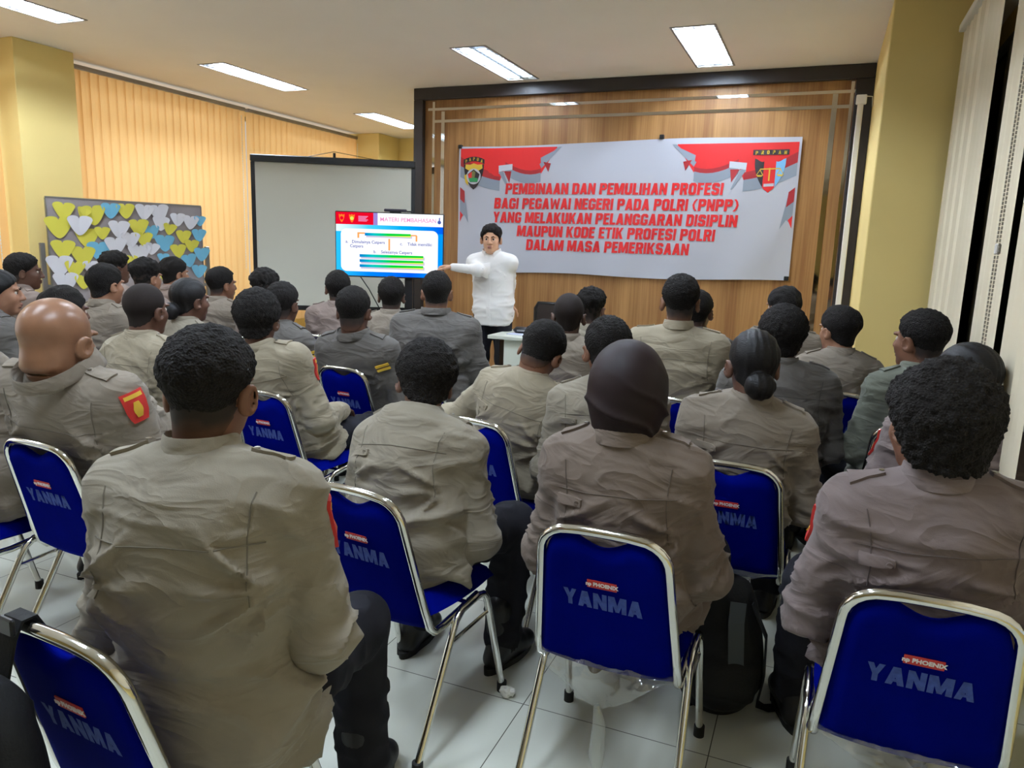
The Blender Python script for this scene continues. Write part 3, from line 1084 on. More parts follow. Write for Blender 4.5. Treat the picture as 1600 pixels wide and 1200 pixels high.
for k in range(5):
    srect('slide_text_block', 0.21, 0.055 + 0.018 * k, 0.30 - 0.01 * (k % 3), 0.066 + 0.018 * k, 'pink', 3)
stext('MATERI PEMBAHASAN', 0.675, 0.1, 0.05, 'pink', 'CENTER', 0.0005)
x, z = sxy(0.965, 0.09)
raw('slide_emblem', [(p[0], -0.0036, p[1]) for p in ngon(x, z - 0.015, 0.016, 16)], [tuple(range(16))], sm['navy'], scrn)
raw('slide_emblem', [(p[0], -0.0036, p[1]) for p in [(x - 0.004, z), (x + 0.006, z), (x + 0.006, z + 0.03), (x - 0.004, z + 0.02)]], [(0, 1, 2, 3)], sm['navy'], scrn)
for u0, u1, v0 in ((0.27, 0.7, 0.315), (0.22, 0.82, 0.655), (0.22, 0.82, 0.735), (0.22, 0.82, 0.815)):
    srect('slide_bar', u0 + 0.012, v0 + 0.02, u1 + 0.012, v0 + 0.07, 'shade', 3)
    srect('slide_bar', u0, v0, u1, v0 + 0.045, 'bar', 4)
    (xa, za), (xb, zb) = sxy(u0 + 0.35 * (u1 - u0), v0 + 0.045), sxy(u1, v0 + 0.03)
    raw('slide_bar', [(xa, -0.0042, za), (xb, -0.0042, za - 0.004), (xb, -0.0042, zb)], [(0, 1, 2)], sm['yel'], scrn)
for r4 in ((0.2, 0.31, 0.27, 0.335), (0.2, 0.31, 0.218, 0.4), (0.49, 0.4, 0.507, 0.585), (0.7, 0.325, 0.755, 0.348), (0.745, 0.335, 0.762, 0.43)):
    srect('slide_arrow', *r4, 'org', 4)
stext('a.   Dimulainya Catpers', 0.09, 0.462, 0.037, 'gtx')
stext('Catpers', 0.13, 0.53, 0.037, 'gtx')
stext('b.    Selesainya Catpers', 0.35, 0.612, 0.037, 'gtx')
stext('c.    Tidak memiliki', 0.6, 0.475, 0.037, 'gtx')
MB().box(-0.03, 0.05, 0.05, 0.09, 0.08, ZC + 0.1, 0.004).build('stand_column', BLACK, tv)
MB().box(0.13, 0.2, 0.05, 0.09, 0.08, ZC + 0.1, 0.004).build('stand_column', BLACK, tv)
MB().box(-0.38, 0.48, -0.05, 0.22, 0.03, 0.08, 0.01).build('stand_base', BLACK, tv)
for sx in (-0.34, 0.44):
    for sy in (-0.02, 0.18):
        MB().disc((sx, sy, 0.0), 0.025, 0.03, 12).build('caster', RUBBER, tv)
MB().tube([(-0.28, 0.06, ZC - H2), (-0.2, 0.08, ZC - H2 - 0.12), (-0.1, 0.08, ZC - H2 - 0.3), (-0.02, 0.09, 0.12)], 0.005, 6).build('cable', RUBBER, tv)
wc = root('conference_camera', (tv_c[0] + 0.05 * math.cos(tvr), tv_c[1] + 0.05 * math.sin(tvr), ZC + H2 + 0.009), tvr, 'small dark camera bar sitting on top of the television', 'camera')
MB().box(-0.1, 0.1, 0.0, 0.04, 0.006, 0.03, 0.006).build('camera_bar', mat('dark_grey_plastic', (48, 42, 60), rough=0.4), wc)
MB().box(-0.05, 0.05, 0.0, 0.045, 0.0, 0.006, 0.002).build('mount_clip', BLACK, wc)
MB().tube([(0.1, 0.02, 0.012), (0.13, 0.02, 0.012), (0.15, 0.02, 0.01)], 0.006, 8).build('plug', BLACK, wc)

# ------------------------------------------------------------------ pinboard with heart notes
a, b = at_depth(72, 311, 6.36), at_depth(313, 325, 7.30)
ca, cb = np.array([*a[:2], 0]), np.array([*b[:2], 0])
pw = float(np.linalg.norm(cb - ca))
prz = math.atan2(cb[1] - ca[1], cb[0] - ca[0])
pb = root('pinboard', tuple((ca + cb) / 2), prz, 'grey mobile pinboard covered in heart notes before the golden blind', 'pinboard')
PT = 1.775
h2 = pw / 2
MB().box(-h2, h2, 0, 0.025, 0.75, PT).build('felt_panel', mat('grey_felt', (158, 150, 152), rough=0.95, spec=0.1, vary=0.05, vscale=8), pb)
fr = MB().box(-h2 - 0.006, h2 + 0.006, -0.004, 0.03, PT, PT + 0.012).box(-h2 - 0.01, -h2, -0.004, 0.03, 0.75, PT).box(h2, h2 + 0.01, -0.004, 0.03, 0.75, PT)
fr.build('panel_edge', ALU, pb)
for sx in (-1, 1):
    MB().box(sx * (h2 + 0.055) - 0.02, sx * (h2 + 0.055) + 0.02, 0.0, 0.04, 0.04, 1.39, 0.004).build('post', ALU, pb)
    MB().box(sx * (h2 + 0.055) - 0.02, sx * (h2 + 0.055) + 0.02, -0.25, 0.28, 0.0, 0.04, 0.004).build('foot', ALU, pb)
MB().box(-h2 - 0.05, h2 + 0.05, 0.01, 0.03, 1.0, 1.03).build('cross_rail', ALU, pb)

HM = dict(y=mat('yellow_note_paper', (222, 214, 84), rough=0.8), w=mat('white_note_paper', (224, 224, 232), rough=0.8), b=mat('sky_blue_note_paper', (120, 190, 222), rough=0.8))


def heart_mesh(m, fold):
    v, f = [], []
    N = 15
    prof = []
    for i in range(-N, N + 1):
        t = i / N
        x = abs(t)
        top = 0.26 + 0.19 * max(0, 1 - ((x - 0.5) / 0.5) ** 2) ** 0.5
        top += 0.05 * (1 - x) ** 3
        bot = 0.26 - 0.76 * (1 - x ** 1.75)
        prof.append((t, top, bot))
    R = 3
    for t, top, bot in prof:
        for j in range(R + 1):
            z = bot + (top - bot) * j / R
            v.append((t * 0.5, -0.003 - fold * abs(t) ** 1.3 * 0.06, z * 1.0))
    k = R + 1
    for i in range(2 * N):
        for j in range(R):
            f.append((i * k + j, (i + 1) * k + j, (i + 1) * k + j + 1, i * k + j + 1))
    me = bpy.data.meshes.new('paper')
    n0 = len(v)
    v += [(x, y - 0.002, z) for x, y, z in v]
    f += [tuple(q + n0 for q in g[::-1]) for g in f]
    me.from_pydata(v, [], f)
    me.polygons.foreach_set('use_smooth', np.ones(len(me.polygons), dtype=bool))
    me.materials.append(m)
    return me


HME = {(c, fd): heart_mesh(HM[c], fd) for c in 'ywb' for fd in (0, 1, 2)}
# heart notes read from the photo: pixel centre in the pinboard crop, colour, width px, fold, tilt
hearts = [(222, 165, 'y', 145, 1, 3), (485, 205, 'y', 165, 1, -6), (395, 185, 'y', 90, 2, 20), (640, 165, 'b', 130, 2, 0), (775, 168, 'y', 125, 1, -3), (940, 178, 'w', 130, 1, 4),
          (1075, 185, 'w', 140, 1, -8), (1238, 245, 'w', 110, 2, 0), (1352, 270, 'w', 115, 1, 5), (1437, 258, 'b', 85, 2, 0), (180, 312, 'y', 182, 0, 0), (362, 295, 'w', 165, 2, 0),
          (432, 405, 'y', 160, 0, 2), (565, 365, 'y', 105, 2, 0), (712, 330, 'w', 145, 2, 0), (890, 315, 'y', 140, 2, -4), (1090, 280, 'w', 120, 1, 4), (1165, 330, 'y', 95, 2, 10),
          (1010, 355, 'b', 110, 1, -8), (940, 420, 'y', 120, 1, 0), (818, 425, 'w', 130, 1, 0), (1128, 455, 'b', 140, 0, 0), (1292, 398, 'y', 110, 1, 0), (1425, 385, 'b', 105, 2, 0),
          (218, 510, 'y', 160, 1, 0), (540, 525, 'b', 160, 0, 0), (685, 480, 'w', 150, 1, 0), (1012, 505, 'w', 100, 2, 10), (1365, 480, 'y', 105, 1, 0), (1247, 525, 'y', 115, 0, -3),
          (898, 545, 'w', 155, 1, 0), (398, 570, 'y', 165, 0, 0), (1450, 555, 'b', 115, 2, 0), (1340, 610, 'b', 110, 2, -10), (185, 655, 'w', 175, 1, 0), (320, 685, 'y', 135, 1, 6),
          (465, 670, 'w', 110, 2, 0), (825, 610, 'y', 90, 1, 0), (1110, 590, 'b', 85, 1, 0), (1430, 705, 'b', 110, 2, 0), (400, 800, 'y', 120, 2, 0), (240, 800, 'w', 165, 1, 0), (1135, 760, 'y', 90, 1, 0)]
CN = dict(y='yellow', w='white', b='sky blue')
HLAB = ['at the top left corner of the pinboard', 'wide, second yellow along the top edge', 'folded half shut behind the wide top yellow one', 'folded, hanging from the top edge, topmost blue', 'upright, third yellow along the top edge', 'at the middle of the top edge, leftmost of three overlapping',
        'at the middle of the top edge, overlapping two white ones', 'folded, upper right, next to the small yellow one', 'upper right, overlapping the blue corner note', 'at the upper right corner, half behind a white one', 'wide and flat, at the left edge in the second row', 'folded like wings, second in the second row',
        'flat, below the white winged one', 'narrow and half folded, right of the flat yellow one', 'folded, left of centre in the second row', 'folded, at the centre of the second row', 'below the overlapping white pair at the top', 'smallest, crumpled, left of the folded upper right white one',
        'tucked behind two yellow ones at the centre', 'overlapping the folded central yellow one from below', 'just left of the lower central yellow one', 'flat and upright, right of centre alone on the felt', 'half folded, on the right, below the upper right white one', 'folded, at the right edge beside the yellow ones',
        'at the left edge in the third row', 'flat, just above the curly-haired head, leftmost blue', 'in the third row, right of the flat blue one', 'narrow and tilted, left of the flat upright blue one', 'at the right, below the half folded yellow one', 'flat, lowest yellow on the right, under the upright blue one',
        'wide, low at the centre, above the heads', 'flat, left, below the row of three yellow ones', 'winged, at the right edge, low', 'hanging low on the right behind the winged blue one', 'at the left edge, low, larger of the low white ones', 'low on the left, right of the large white one',
        'folded, low, half behind the nearest short-haired head', 'peeping out just above the tousled black hair', 'low, peeping out behind the heads on the right', 'lowest at the right edge of the pinboard', 'folded, lowest yellow on the left', 'lowest at the left edge, over the bald man', 'peeping out low between two heads on the right']
pM = Matrix.Translation(pb.location) @ Matrix.Rotation(prz, 4, 'Z')
pn = np.array([math.sin(prz), -math.cos(prz), 0.0])
p0 = np.array(pb.location)
for i, (cx, cy, c, w, fd, tilt) in enumerate(hearts):
    px, py = 60 + cx * 280 / 1600, 300 + cy * 170 / 971
    r = ray(px, py)
    t = ((p0 - np.array([0, 0, CAM_H])) @ pn + 0.004) / (r @ pn)
    hit = r * t + np.array([0, 0, CAM_H])
    # width in metres from the pixel width, seen obliquely
    sz = w * 280 / 1600 / F_PX * t / abs(math.cos(prz - YAW)) * 1.0
    o = bpy.data.objects.new('heart_note', HME[(c, fd)])
    link(o)
    off = pn * (0.003 + 0.0035 * (i % 3))
    o.location = tuple(hit + off)
    o.rotation_euler = (0, math.radians(tilt), prz)
    o.scale = (sz * 0.88, max(sz, 0.1) * 1.0, sz * 0.76)
    setp(o, '%s heart-shaped paper note %s' % (CN[c], HLAB[i]), 'paper note', 'heart notes on the pinboard')

# ------------------------------------------------------------------ presenter's table, chair and items
tb = root('table', (-1.93, 6.0, 0), 0, 'white panelled lecture table in front of the timber panel', 'table')
TW = mat('pale_white_laminate', (212, 216, 204), rough=0.4)
MB().box(-0.65, 0.7, -0.28, 0.3, 0.715, 0.745, 0.004).build('table_top', TW, tb)
MB().box(-0.52, 0.58, -0.22, -0.2, 0.3, 0.714).build('front_panel', TW, tb)
for sx in (-0.58, 0.6):
    MB().box(sx - 0.02, sx + 0.02, -0.22, 0.24, 0.0, 0.714, 0.003).build('leg', BLACK, tb)
pp = at_z(815, 522, 0.747)
o = raw('paper_sheets', [(-0.13, -0.1, 0), (0.2, -0.12, 0), (0.2, 0.08, 0), (-0.1, 0.1, 0), (-0.13, -0.1, 0.006), (0.2, -0.12, 0.006), (0.2, 0.08, 0.006), (-0.1, 0.1, 0.006)],
        [(0, 3, 2, 1), (4, 5, 6, 7), (0, 1, 5, 4), (1, 2, 6, 5), (2, 3, 7, 6), (3, 0, 4, 7)], mat('white_blue_paper', (205, 210, 235), rough=0.7))
o.location = (pp[0] + 0.02, pp[1] + 0.02, 0.7455)
setp(o, 'stack of white paper sheets on the lecture table', 'paper')
cp = root('black_pouch', (pp[0] + 0.02, pp[1] + 0.06, 0.752), 0.1, 'flat black pouch lying on the papers on the lecture table', 'pouch')
MB().box(-0.11, 0.11, -0.06, 0.06, 0.0, 0.05, 0.022).build('pouch_body', BLACK, cp, True)
MB().box(-0.07, 0.0, -0.062, -0.056, 0.015, 0.03, 0.002).build('zip', ALU, cp)
yb = root('tissue_box', (pp[0] + 0.16, pp[1] + 0.2, 0.7455), 0.2, 'yellow tissue box behind the black pouch on the lecture table', 'box')
MB().box(-0.08, 0.08, -0.05, 0.05, 0, 0.085, 0.004).build('carton', mat('yellow_carton', (216, 196, 96), rough=0.6), yb)
MB().box(-0.05, 0.05, -0.012, 0.012, 0.0845, 0.0865).build('slot', WHITE_P, yb)
oc = root('office_chair', (-2.3, 6.6, 0), math.pi + 0.1, 'black mesh-backed office chair between presenter and timber panel', 'chair')
mb = MB()
mb.tube([(-0.22, -0.2, 0.45), (-0.24, -0.25, 0.6), (-0.25, -0.27, 0.9), (-0.22, -0.275, 0.955), (0.22, -0.275, 0.955), (0.25, -0.27, 0.9), (0.24, -0.25, 0.6), (0.22, -0.2, 0.45)], 0.018, 8)
mb.build('back_frame', BLACK, oc, True)
MB().box(-0.23, 0.23, -0.275, -0.262, 0.5, 0.945).build('mesh_back', mat('dark_brown_mesh', (48, 38, 34), rough=0.8, bump=0.5, bscale=300), oc)
MB().box(-0.24, 0.24, -0.22, 0.22, 0.43, 0.5, 0.025).build('seat', mat('black_seat_fabric', (25, 25, 27), rough=0.9), oc, True)
MB().tube([(0, 0, 0.1), (0, 0, 0.43)], 0.025, 10).build('gas_lift', BLACK, oc)
for k in range(5):
    aa = 2 * math.pi * k / 5
    MB().tube([(0, 0, 0.1), (0.27 * math.cos(aa), 0.27 * math.sin(aa), 0.06), (0.28 * math.cos(aa), 0.28 * math.sin(aa), 0.025)], 0.018, 8).build('leg', BLACK, oc)


# ------------------------------------------------------------------ stacking chairs
BACK0, BACK1 = np.array([-0.168, 0.405]), np.array([-0.278, 0.808])     # (y, z) foot and top of the backrest
bdir = (BACK1 - BACK0) / np.linalg.norm(BACK1 - BACK0)
BLEN = float(np.linalg.norm(BACK1 - BACK0))
bnrm = np.array([-bdir[1], bdir[0]])                                   # towards the rear


def bpt(x, s, n=0.0):
    p = BACK0 + bdir * s + bnrm * n
    return (x, p[0], p[1])


HBOT, HTOP = 0.19, 0.163


def hwid(s):
    return HBOT + (HTOP - HBOT) * min(1, max(0, s / (BLEN - 0.075)))


def chair_meshes():
    d = {}

    def take(key, mb, m, smooth=True):
        o = mb.build(key, m, None, smooth)
        d[key] = o.data
        bpy.data.objects.remove(o)
    # bent tube of the backrest
    pts = [(-0.185, 0.1, 0.398), (-0.187, -0.09, 0.378), (-0.188, -0.14, 0.38), (-0.189, -0.163, 0.402)]
    R = 0.075
    pts += [bpt(-hwid(s), s) for s in (0.06, 0.15, 0.25, BLEN - R)]
    for k in range(1, 7):
        a = math.pi / 2 * k / 6
        pts.append(bpt(-HTOP + R - R * math.cos(a), BLEN - R + R * math.sin(a)))
    pts += [bpt(x, BLEN + 0.004 * math.cos(x * 12)) for x in (-0.06, -0.02, 0.02, 0.06)]
    pts += [(-p[0], p[1], p[2]) for p in pts[13::-1]]
    take('back_frame', MB().tube(pts, 0.0125, 12), CHROME)
    # side leg frame
    lf = MB()
    path = [(0.214, -0.246, 0.03), (0.206, -0.10, 0.29), (0.204, -0.068, 0.347), (0.203, -0.047, 0.378), (0.202, -0.015, 0.398), (0.202, 0.075, 0.407), (0.202, 0.108, 0.401), (0.203, 0.127, 0.38), (0.205, 0.137, 0.345), (0.214, 0.224, 0.03)]
    lf.tube(path, 0.0115, 12)
    lf.tube([(0.205, -0.085, 0.318), (0.205, 0.14, 0.33)], 0.006, 8)
    lf.tube([(0.204, 0.03, 0.399), (0.0, 0.03, 0.4)], 0.009, 8)
    take('leg_frame', lf, CHROME)
    d['foot_cap'] = None
    take('foot_cap', MB().disc((0, 0, 0), 0.0165, 0.035, 14), RUBBER)
    # padded back with the hand dip in its top edge
    v, f = [], []
    NX, NS = 22, 14

    def stop(x):
        r, e = 0.072, 0.152
        t = BLEN - 0.012
        if abs(x) > e - r:
            q = abs(x) - (e - r)
            t -= r - math.sqrt(max(0, r * r - q * q))
        if abs(x) < 0.075:
            t -= 0.03 * (0.5 + 0.5 * math.cos(math.pi * x / 0.075)) ** 0.7
        return t

    def sbot(x):
        return 0.0 - 0.02 * (1 - (x / 0.152) ** 2)
    for side in (1, -1):
        for j in range(NS + 1):
            for i in range(NX + 1):
                x = -0.152 + 0.304 * i / NX
                s = sbot(x) + (stop(x) - sbot(x)) * j / NS
                x *= (hwid(s) - 0.011) / 0.152
                ed = min(min(i, NX - i) / NX * 0.392, min(j, NS - j) / NS * 0.42)
                th = 0.005 + 0.013 * min(1, (ed / 0.03)) ** 0.5
                if side == -1:
                    th *= 1.4
                v.append(bpt(x, s, side * th))
    n1 = (NX + 1) * (NS + 1)
    for j in range(NS):
        for i in range(NX):
            a = j * (NX + 1) + i
            f.append((a, a + 1, a + NX + 2, a + NX + 1))
            f.append((n1 + a, n1 + a + NX + 1, n1 + a + NX + 2, n1 + a + 1))
    ring = [i for i in range(NX + 1)] + [j * (NX + 1) + NX for j in range(1, NS + 1)] + [NS * (NX + 1) + i for i in range(NX - 1, -1, -1)] + [j * (NX + 1) for j in range(NS - 1, 0, -1)]
    for k in range(len(ring)):
        a, b = ring[k], ring[(k + 1) % len(ring)]
        f.append((a, n1 + a, n1 + b, b))
    o = raw('backrest', v, f, BLUE, None, True)
    fix_normals(o)
    d['backrest'] = o.data
    bpy.data.objects.remove(o)
    # seat cushion: rounded slab with a soft crown
    v, f = [], []
    N = 14
    for side in (1, 0):
        for j in range(N + 1):
            for i in range(N + 1):
                a, b = -1 + 2 * i / N, -1 + 2 * j / N
                k = 1 - 0.10 * (a * a * b * b)
                x, y = a * 0.193 * k, b * 0.2 * k + 0.04
                e = max(abs(a), abs(b))
                z = (0.425 + 0.043 * (1 - e ** 6) + 0.004 * (1 - a * a)) if side else 0.425 - 0.02 * (1 - e ** 8)
                if b > 0.7:
                    z -= 0.012 * (b - 0.7) / 0.3
                v.append((x, y, z))
    n1 = (N + 1) ** 2
    for j in range(N):
        for i in range(N):
            a = j * (N + 1) + i
            f.append((a, a + 1, a + N + 2, a + N + 1))
            f.append((n1 + a, n1 + a + N + 1, n1 + a + N + 2, n1 + a + 1))
    for k in range(N):
        for a, b in ((k, k + 1), (N * (N + 1) + k + 1, N * (N + 1) + k), ((k + 1) * (N + 1), k * (N + 1)), (k * (N + 1) + N, (k + 1) * (N + 1) + N)):
            f.append((a, n1 + a, n1 + b, b))
    o = raw('seat', v, f, BLUE, None, True)
    fix_normals(o)
    d['seat'] = o.data
    bpy.data.objects.remove(o)
    take('brand_label', MB().box(-0.038, 0.038, -0.0115, 0.0115, 0, 0.002), RED_TAG, False)
    for key, s, m, kw in (('label_lettering', 'np PHOENIX', WHITE_TXT, dict(size=0.0148, bold=0.0006, depth=0.0006)), ('stencil_lettering', 'YANMA', BLUE_TXT, dict(size=0.066, bold=0.0, depth=0.0, xs=1.0))):
        me = text_mesh(s, **kw).copy() if 'PHOENIX' in s else block_mesh('YANMA', 0.05, 0.205)
        me.materials.clear()
        me.materials.append(m)
        d[key] = me
    return d


CH = chair_meshes()


def chair(x, y, h_deg, label, name='stacking_chair'):
    r = root(name, (x, y, 0), math.radians(h_deg), label, 'chair', 'blue stacking chairs')

    def put(key, par, M=None, nm=None):
        o = bpy.data.objects.new(nm or key, CH[key])
        link(o)
        parent(o, par)
        if M is not None:
            o.matrix_local = M
        return o
    put('seat', r)
    bk = put('backrest', r)
    put('back_frame', r)
    for sx in (1, -1):
        lf = put('leg_frame', r, Matrix.Diagonal((sx, 1, 1, 1)))
        for yy in (-0.25, 0.2265):
            put('foot_cap', lf, Matrix.Translation((0.2145, yy, 0)))
    s1, s2 = BLEN * 0.665, BLEN * 0.535
    up = (0, bdir[0], bdir[1])
    lb = put('brand_label', bk, face_frame(bpt(0, s1, 0.0185), (1, 0, 0), up))
    put('label_lettering', lb, Matrix.Translation((0, 0, 0.0025)))
    put('stencil_lettering', bk, face_frame(bpt(0.0, s2, 0.0185), (1, 0, 0), up))
    return r


# ------------------------------------------------------------------ implicit bodies
def vnoise(P, seed=0):
    P = np.asarray(P, dtype=np.float32) + np.float32(seed * 17.37 + 100.0)
    I = np.floor(P).astype(np.int64)
    Fr = P - I
    Fr = Fr * Fr * (3 - 2 * Fr)
    out = np.zeros(len(P), dtype=np.float32)
    for dx in (0, 1):
        wx = Fr[:, 0] if dx else 1 - Fr[:, 0]
        for dy in (0, 1):
            wy = Fr[:, 1] if dy else 1 - Fr[:, 1]
            for dz in (0, 1):
                wz = Fr[:, 2] if dz else 1 - Fr[:, 2]
                hsh = (I[:, 0] + dx) * 374761393 + (I[:, 1] + dy) * 668265263 + (I[:, 2] + dz) * 2147483647
                hsh = (hsh ^ (hsh >> 13)) * 1274126177
                hsh = (hsh ^ (hsh >> 16)) & 0xFFFF
                out += wx * wy * wz * (hsh.astype(np.float32) / 32767.5 - 1.0)
    return out


class SDF:
    def __init__(s):
        s.ops, s.lo, s.hi = [], np.full(3, 1e9), np.full(3, -1e9)

    def _bb(s, c, r):
        s.lo = np.minimum(s.lo, np.asarray(c) - r)
        s.hi = np.maximum(s.hi, np.asarray(c) + r)

    def ell(s, c, r, R=None, k=0.03, sub=False):
        c, r = np.asarray(c, float), np.asarray(r, float)
        s.ops.append(('e', c.astype(np.float32), r.astype(np.float32), None if R is None else R.astype(np.float32), k, sub))
        if not sub:
            s._bb(c, r.max())
        return s

    def cap(s, a, b, ra, rb, k=0.03, sub=False):
        a, b = np.asarray(a, float), np.asarray(b, float)
        s.ops.append(('c', a.astype(np.float32), b.astype(np.float32), (ra, rb), k, sub))
        if not sub:
            s._bb(a, ra)
            s._bb(b, rb)
        return s

    def fn(s, g):
        s.ops.append(('f', g))
        return s

    def __call__(s, P):
        P = np.asarray(P, dtype=np.float32)
        d = None
        for op in s.ops:
            if op[0] == 'f':
                d = op[1](P, d)
                continue
            if op[0] == 'e':
                _, c, r, R, k, sub = op
                q = P - c
                if R is not None:
                    q = q @ R
                q = q / r
                k0 = np.sqrt((q * q).sum(1)) + 1e-9
                q = q / r
                k1 = np.sqrt((q * q).sum(1)) + 1e-9
                e = k0 * (k0 - 1.0) / k1
            else:
                _, a, b, (ra, rb), k, sub = op
                ba = b - a
                pa = P - a
                h = np.clip(pa @ ba / float(ba @ ba + 1e-12), 0, 1)
                q = pa - h[:, None] * ba
                e = np.sqrt((q * q).sum(1)) - (ra + (rb - ra) * h)
            if d is None:
                d = e
            elif sub:
                h = np.clip(0.5 - 0.5 * (d + e) / k, 0, 1)
                d = d * (1 - h) - e * h + k * h * (1 - h)
            else:
                h = np.clip(0.5 + 0.5 * (d - e) / k, 0, 1)
                d = d * (1 - h) + e * h - k * h * (1 - h)
        return d

    def grad(s, P, e=0.0015):
        g = np.empty((len(P), 3), dtype=np.float32)
        for a in range(3):
            v = np.zeros(3, dtype=np.float32)
            v[a] = e
            g[:, a] = s(P + v) - s(P - v)
        return g / (2 * e)

    def trace(s, O, D, far=0.7):
        O, D = np.asarray(O, dtype=np.float32), np.asarray(D, dtype=np.float32)
        D = np.broadcast_to(D, O.shape)
        t = np.zeros(len(O), dtype=np.float32)
        d = None
        for _ in range(60):
            d = s(O + D * t[:, None])
            t = t + np.clip(d, -0.02, 0.05) * 0.8
        return O + D * t[:, None], (np.abs(d) < 0.004) & (t < far) & (t > 0)


class Cloth:
    """a finished garment: traced on its real folds, normals from the smooth shape"""

    def __init__(c, s, V, Fq):
        c.s = s
        c.b = BVHTree.FromPolygons(V.tolist(), Fq.tolist())

    def __call__(c, P):
        return c.s(P)

    def grad(c, P, e=0.004):
        return c.s.grad(P, e)

    def trace(c, O, D, far=0.7):
        O = np.asarray(O, float)
        D = np.broadcast_to(np.asarray(D, float), O.shape)
        H, ok = np.zeros_like(O), np.zeros(len(O), bool)
        for i in range(len(O)):
            h, _, _, dist = c.b.ray_cast(Vector(O[i]), Vector(D[i]), far)
            if h is not None:
                H[i], ok[i] = h, True
        return H, ok


def surface_net(s, h, pad=0.03, project=2):
    """quad mesh of the zero set: blocks of 4 cells are skipped when the surface is far"""
    B = 4
    lo = s.lo - pad
    n = np.ceil((s.hi + pad - lo) / h / B).astype(int) + 1
    bx = [lo[a] + (np.arange(n[a]) * B + (B - 1) / 2) * h for a in range(3)]
    G = np.stack(np.meshgrid(*bx, indexing='ij'), -1).reshape(-1, 3)
    dc = s(G)
    near = (np.abs(dc) < B * h * 1.6 + 0.012).reshape(n)
    D = np.repeat(np.repeat(np.repeat(dc.reshape(n), B, 0), B, 1), B, 2)
    idx = np.argwhere(near)
    o = np.stack(np.meshgrid(*[np.arange(B)] * 3, indexing='ij'), -1).reshape(1, -1, 3)
    I = (idx[:, None, :] * B + o).reshape(-1, 3)
    D[I[:, 0], I[:, 1], I[:, 2]] = s(lo + I * h)
    S = (D < 0).astype(np.int8)
    cnt = sum(S[i:S.shape[0] - 1 + i, j:S.shape[1] - 1 + j, k:S.shape[2] - 1 + k] for i in (0, 1) for j in (0, 1) for k in (0, 1))
    A = np.argwhere((cnt > 0) & (cnt < 8))
    V = {}
    for i in (0, 1):
        for j in (0, 1):
            for k in (0, 1):
                V[i, j, k] = D[A[:, 0] + i, A[:, 1] + j, A[:, 2] + k]
    acc = np.zeros((len(A), 3))
    c = np.zeros(len(A))
    for ax in range(3):
        for u in (0, 1):
            for w in (0, 1):
                p = [0, 0, 0]
                oth = [a for a in range(3) if a != ax]
                p[oth[0]], p[oth[1]] = u, w
                q = list(p)
                q[ax] = 1
                a_, b_ = V[tuple(p)], V[tuple(q)]
                m = (a_ < 0) != (b_ < 0)
                t = np.where(m, a_ / np.where(m, a_ - b_, 1), 0)
                pos = np.tile(np.array(p, float), (len(A), 1))
                pos[:, ax] = t
                acc += pos * m[:, None]
                c += m
    verts = (A + acc / c[:, None]) * h + lo
    mp = np.full(cnt.shape, -1, dtype=np.int64)
    mp[A[:, 0], A[:, 1], A[:, 2]] = np.arange(len(A))
    faces = []
    for ax in range(3):
        o1, o2 = [(1, 2), (2, 0), (0, 1)][ax]
        sl0, sl1 = [slice(1, -1)] * 3, [slice(1, -1)] * 3
        sl0[ax], sl1[ax] = slice(0, -1), slice(1, None)
        a_, b_ = S[tuple(sl0)], S[tuple(sl1)]
        ch = np.argwhere(a_ != b_)
        if not len(ch):
            continue
        flip = a_[ch[:, 0], ch[:, 1], ch[:, 2]] == 0
        e = ch.copy()
        for a in range(3):
            if a != ax:
                e[:, a] += 1
        q = []
        for du, dv in ((-1, -1), (0, -1), (0, 0), (-1, 0)):
            cc = e.copy()
            cc[:, o1] += du
            cc[:, o2] += dv
            q.append(mp[cc[:, 0], cc[:, 1], cc[:, 2]])
        q = np.stack(q, 1)
        q[flip] = q[flip][:, ::-1]
        faces.append(q)
    Fq = np.concatenate(faces)
    Fq = Fq[(Fq >= 0).all(1)]
    P = verts.astype(np.float32)
    for _ in range(project):
        g = s.grad(P)
        g2 = (g * g).sum(1) + 1e-6
        P = P - np.clip(s(P) / g2, -h, h)[:, None] * g * 0.9
    return P, Fq


def unit(v):
    v = np.asarray(v, float)
    return v / (np.linalg.norm(v) + 1e-12)


def frame(yaw, pitch=0, roll=0):
    """columns right, forward, up for a heading in degrees (0 looks along +Y, positive turns left)"""
    y, p, r = map(math.radians, (yaw, pitch, roll))
    M = Matrix.Rotation(y, 3, 'Z') @ Matrix.Rotation(p, 3, 'X') @ Matrix.Rotation(r, 3, 'Y')
    return np.array(M)


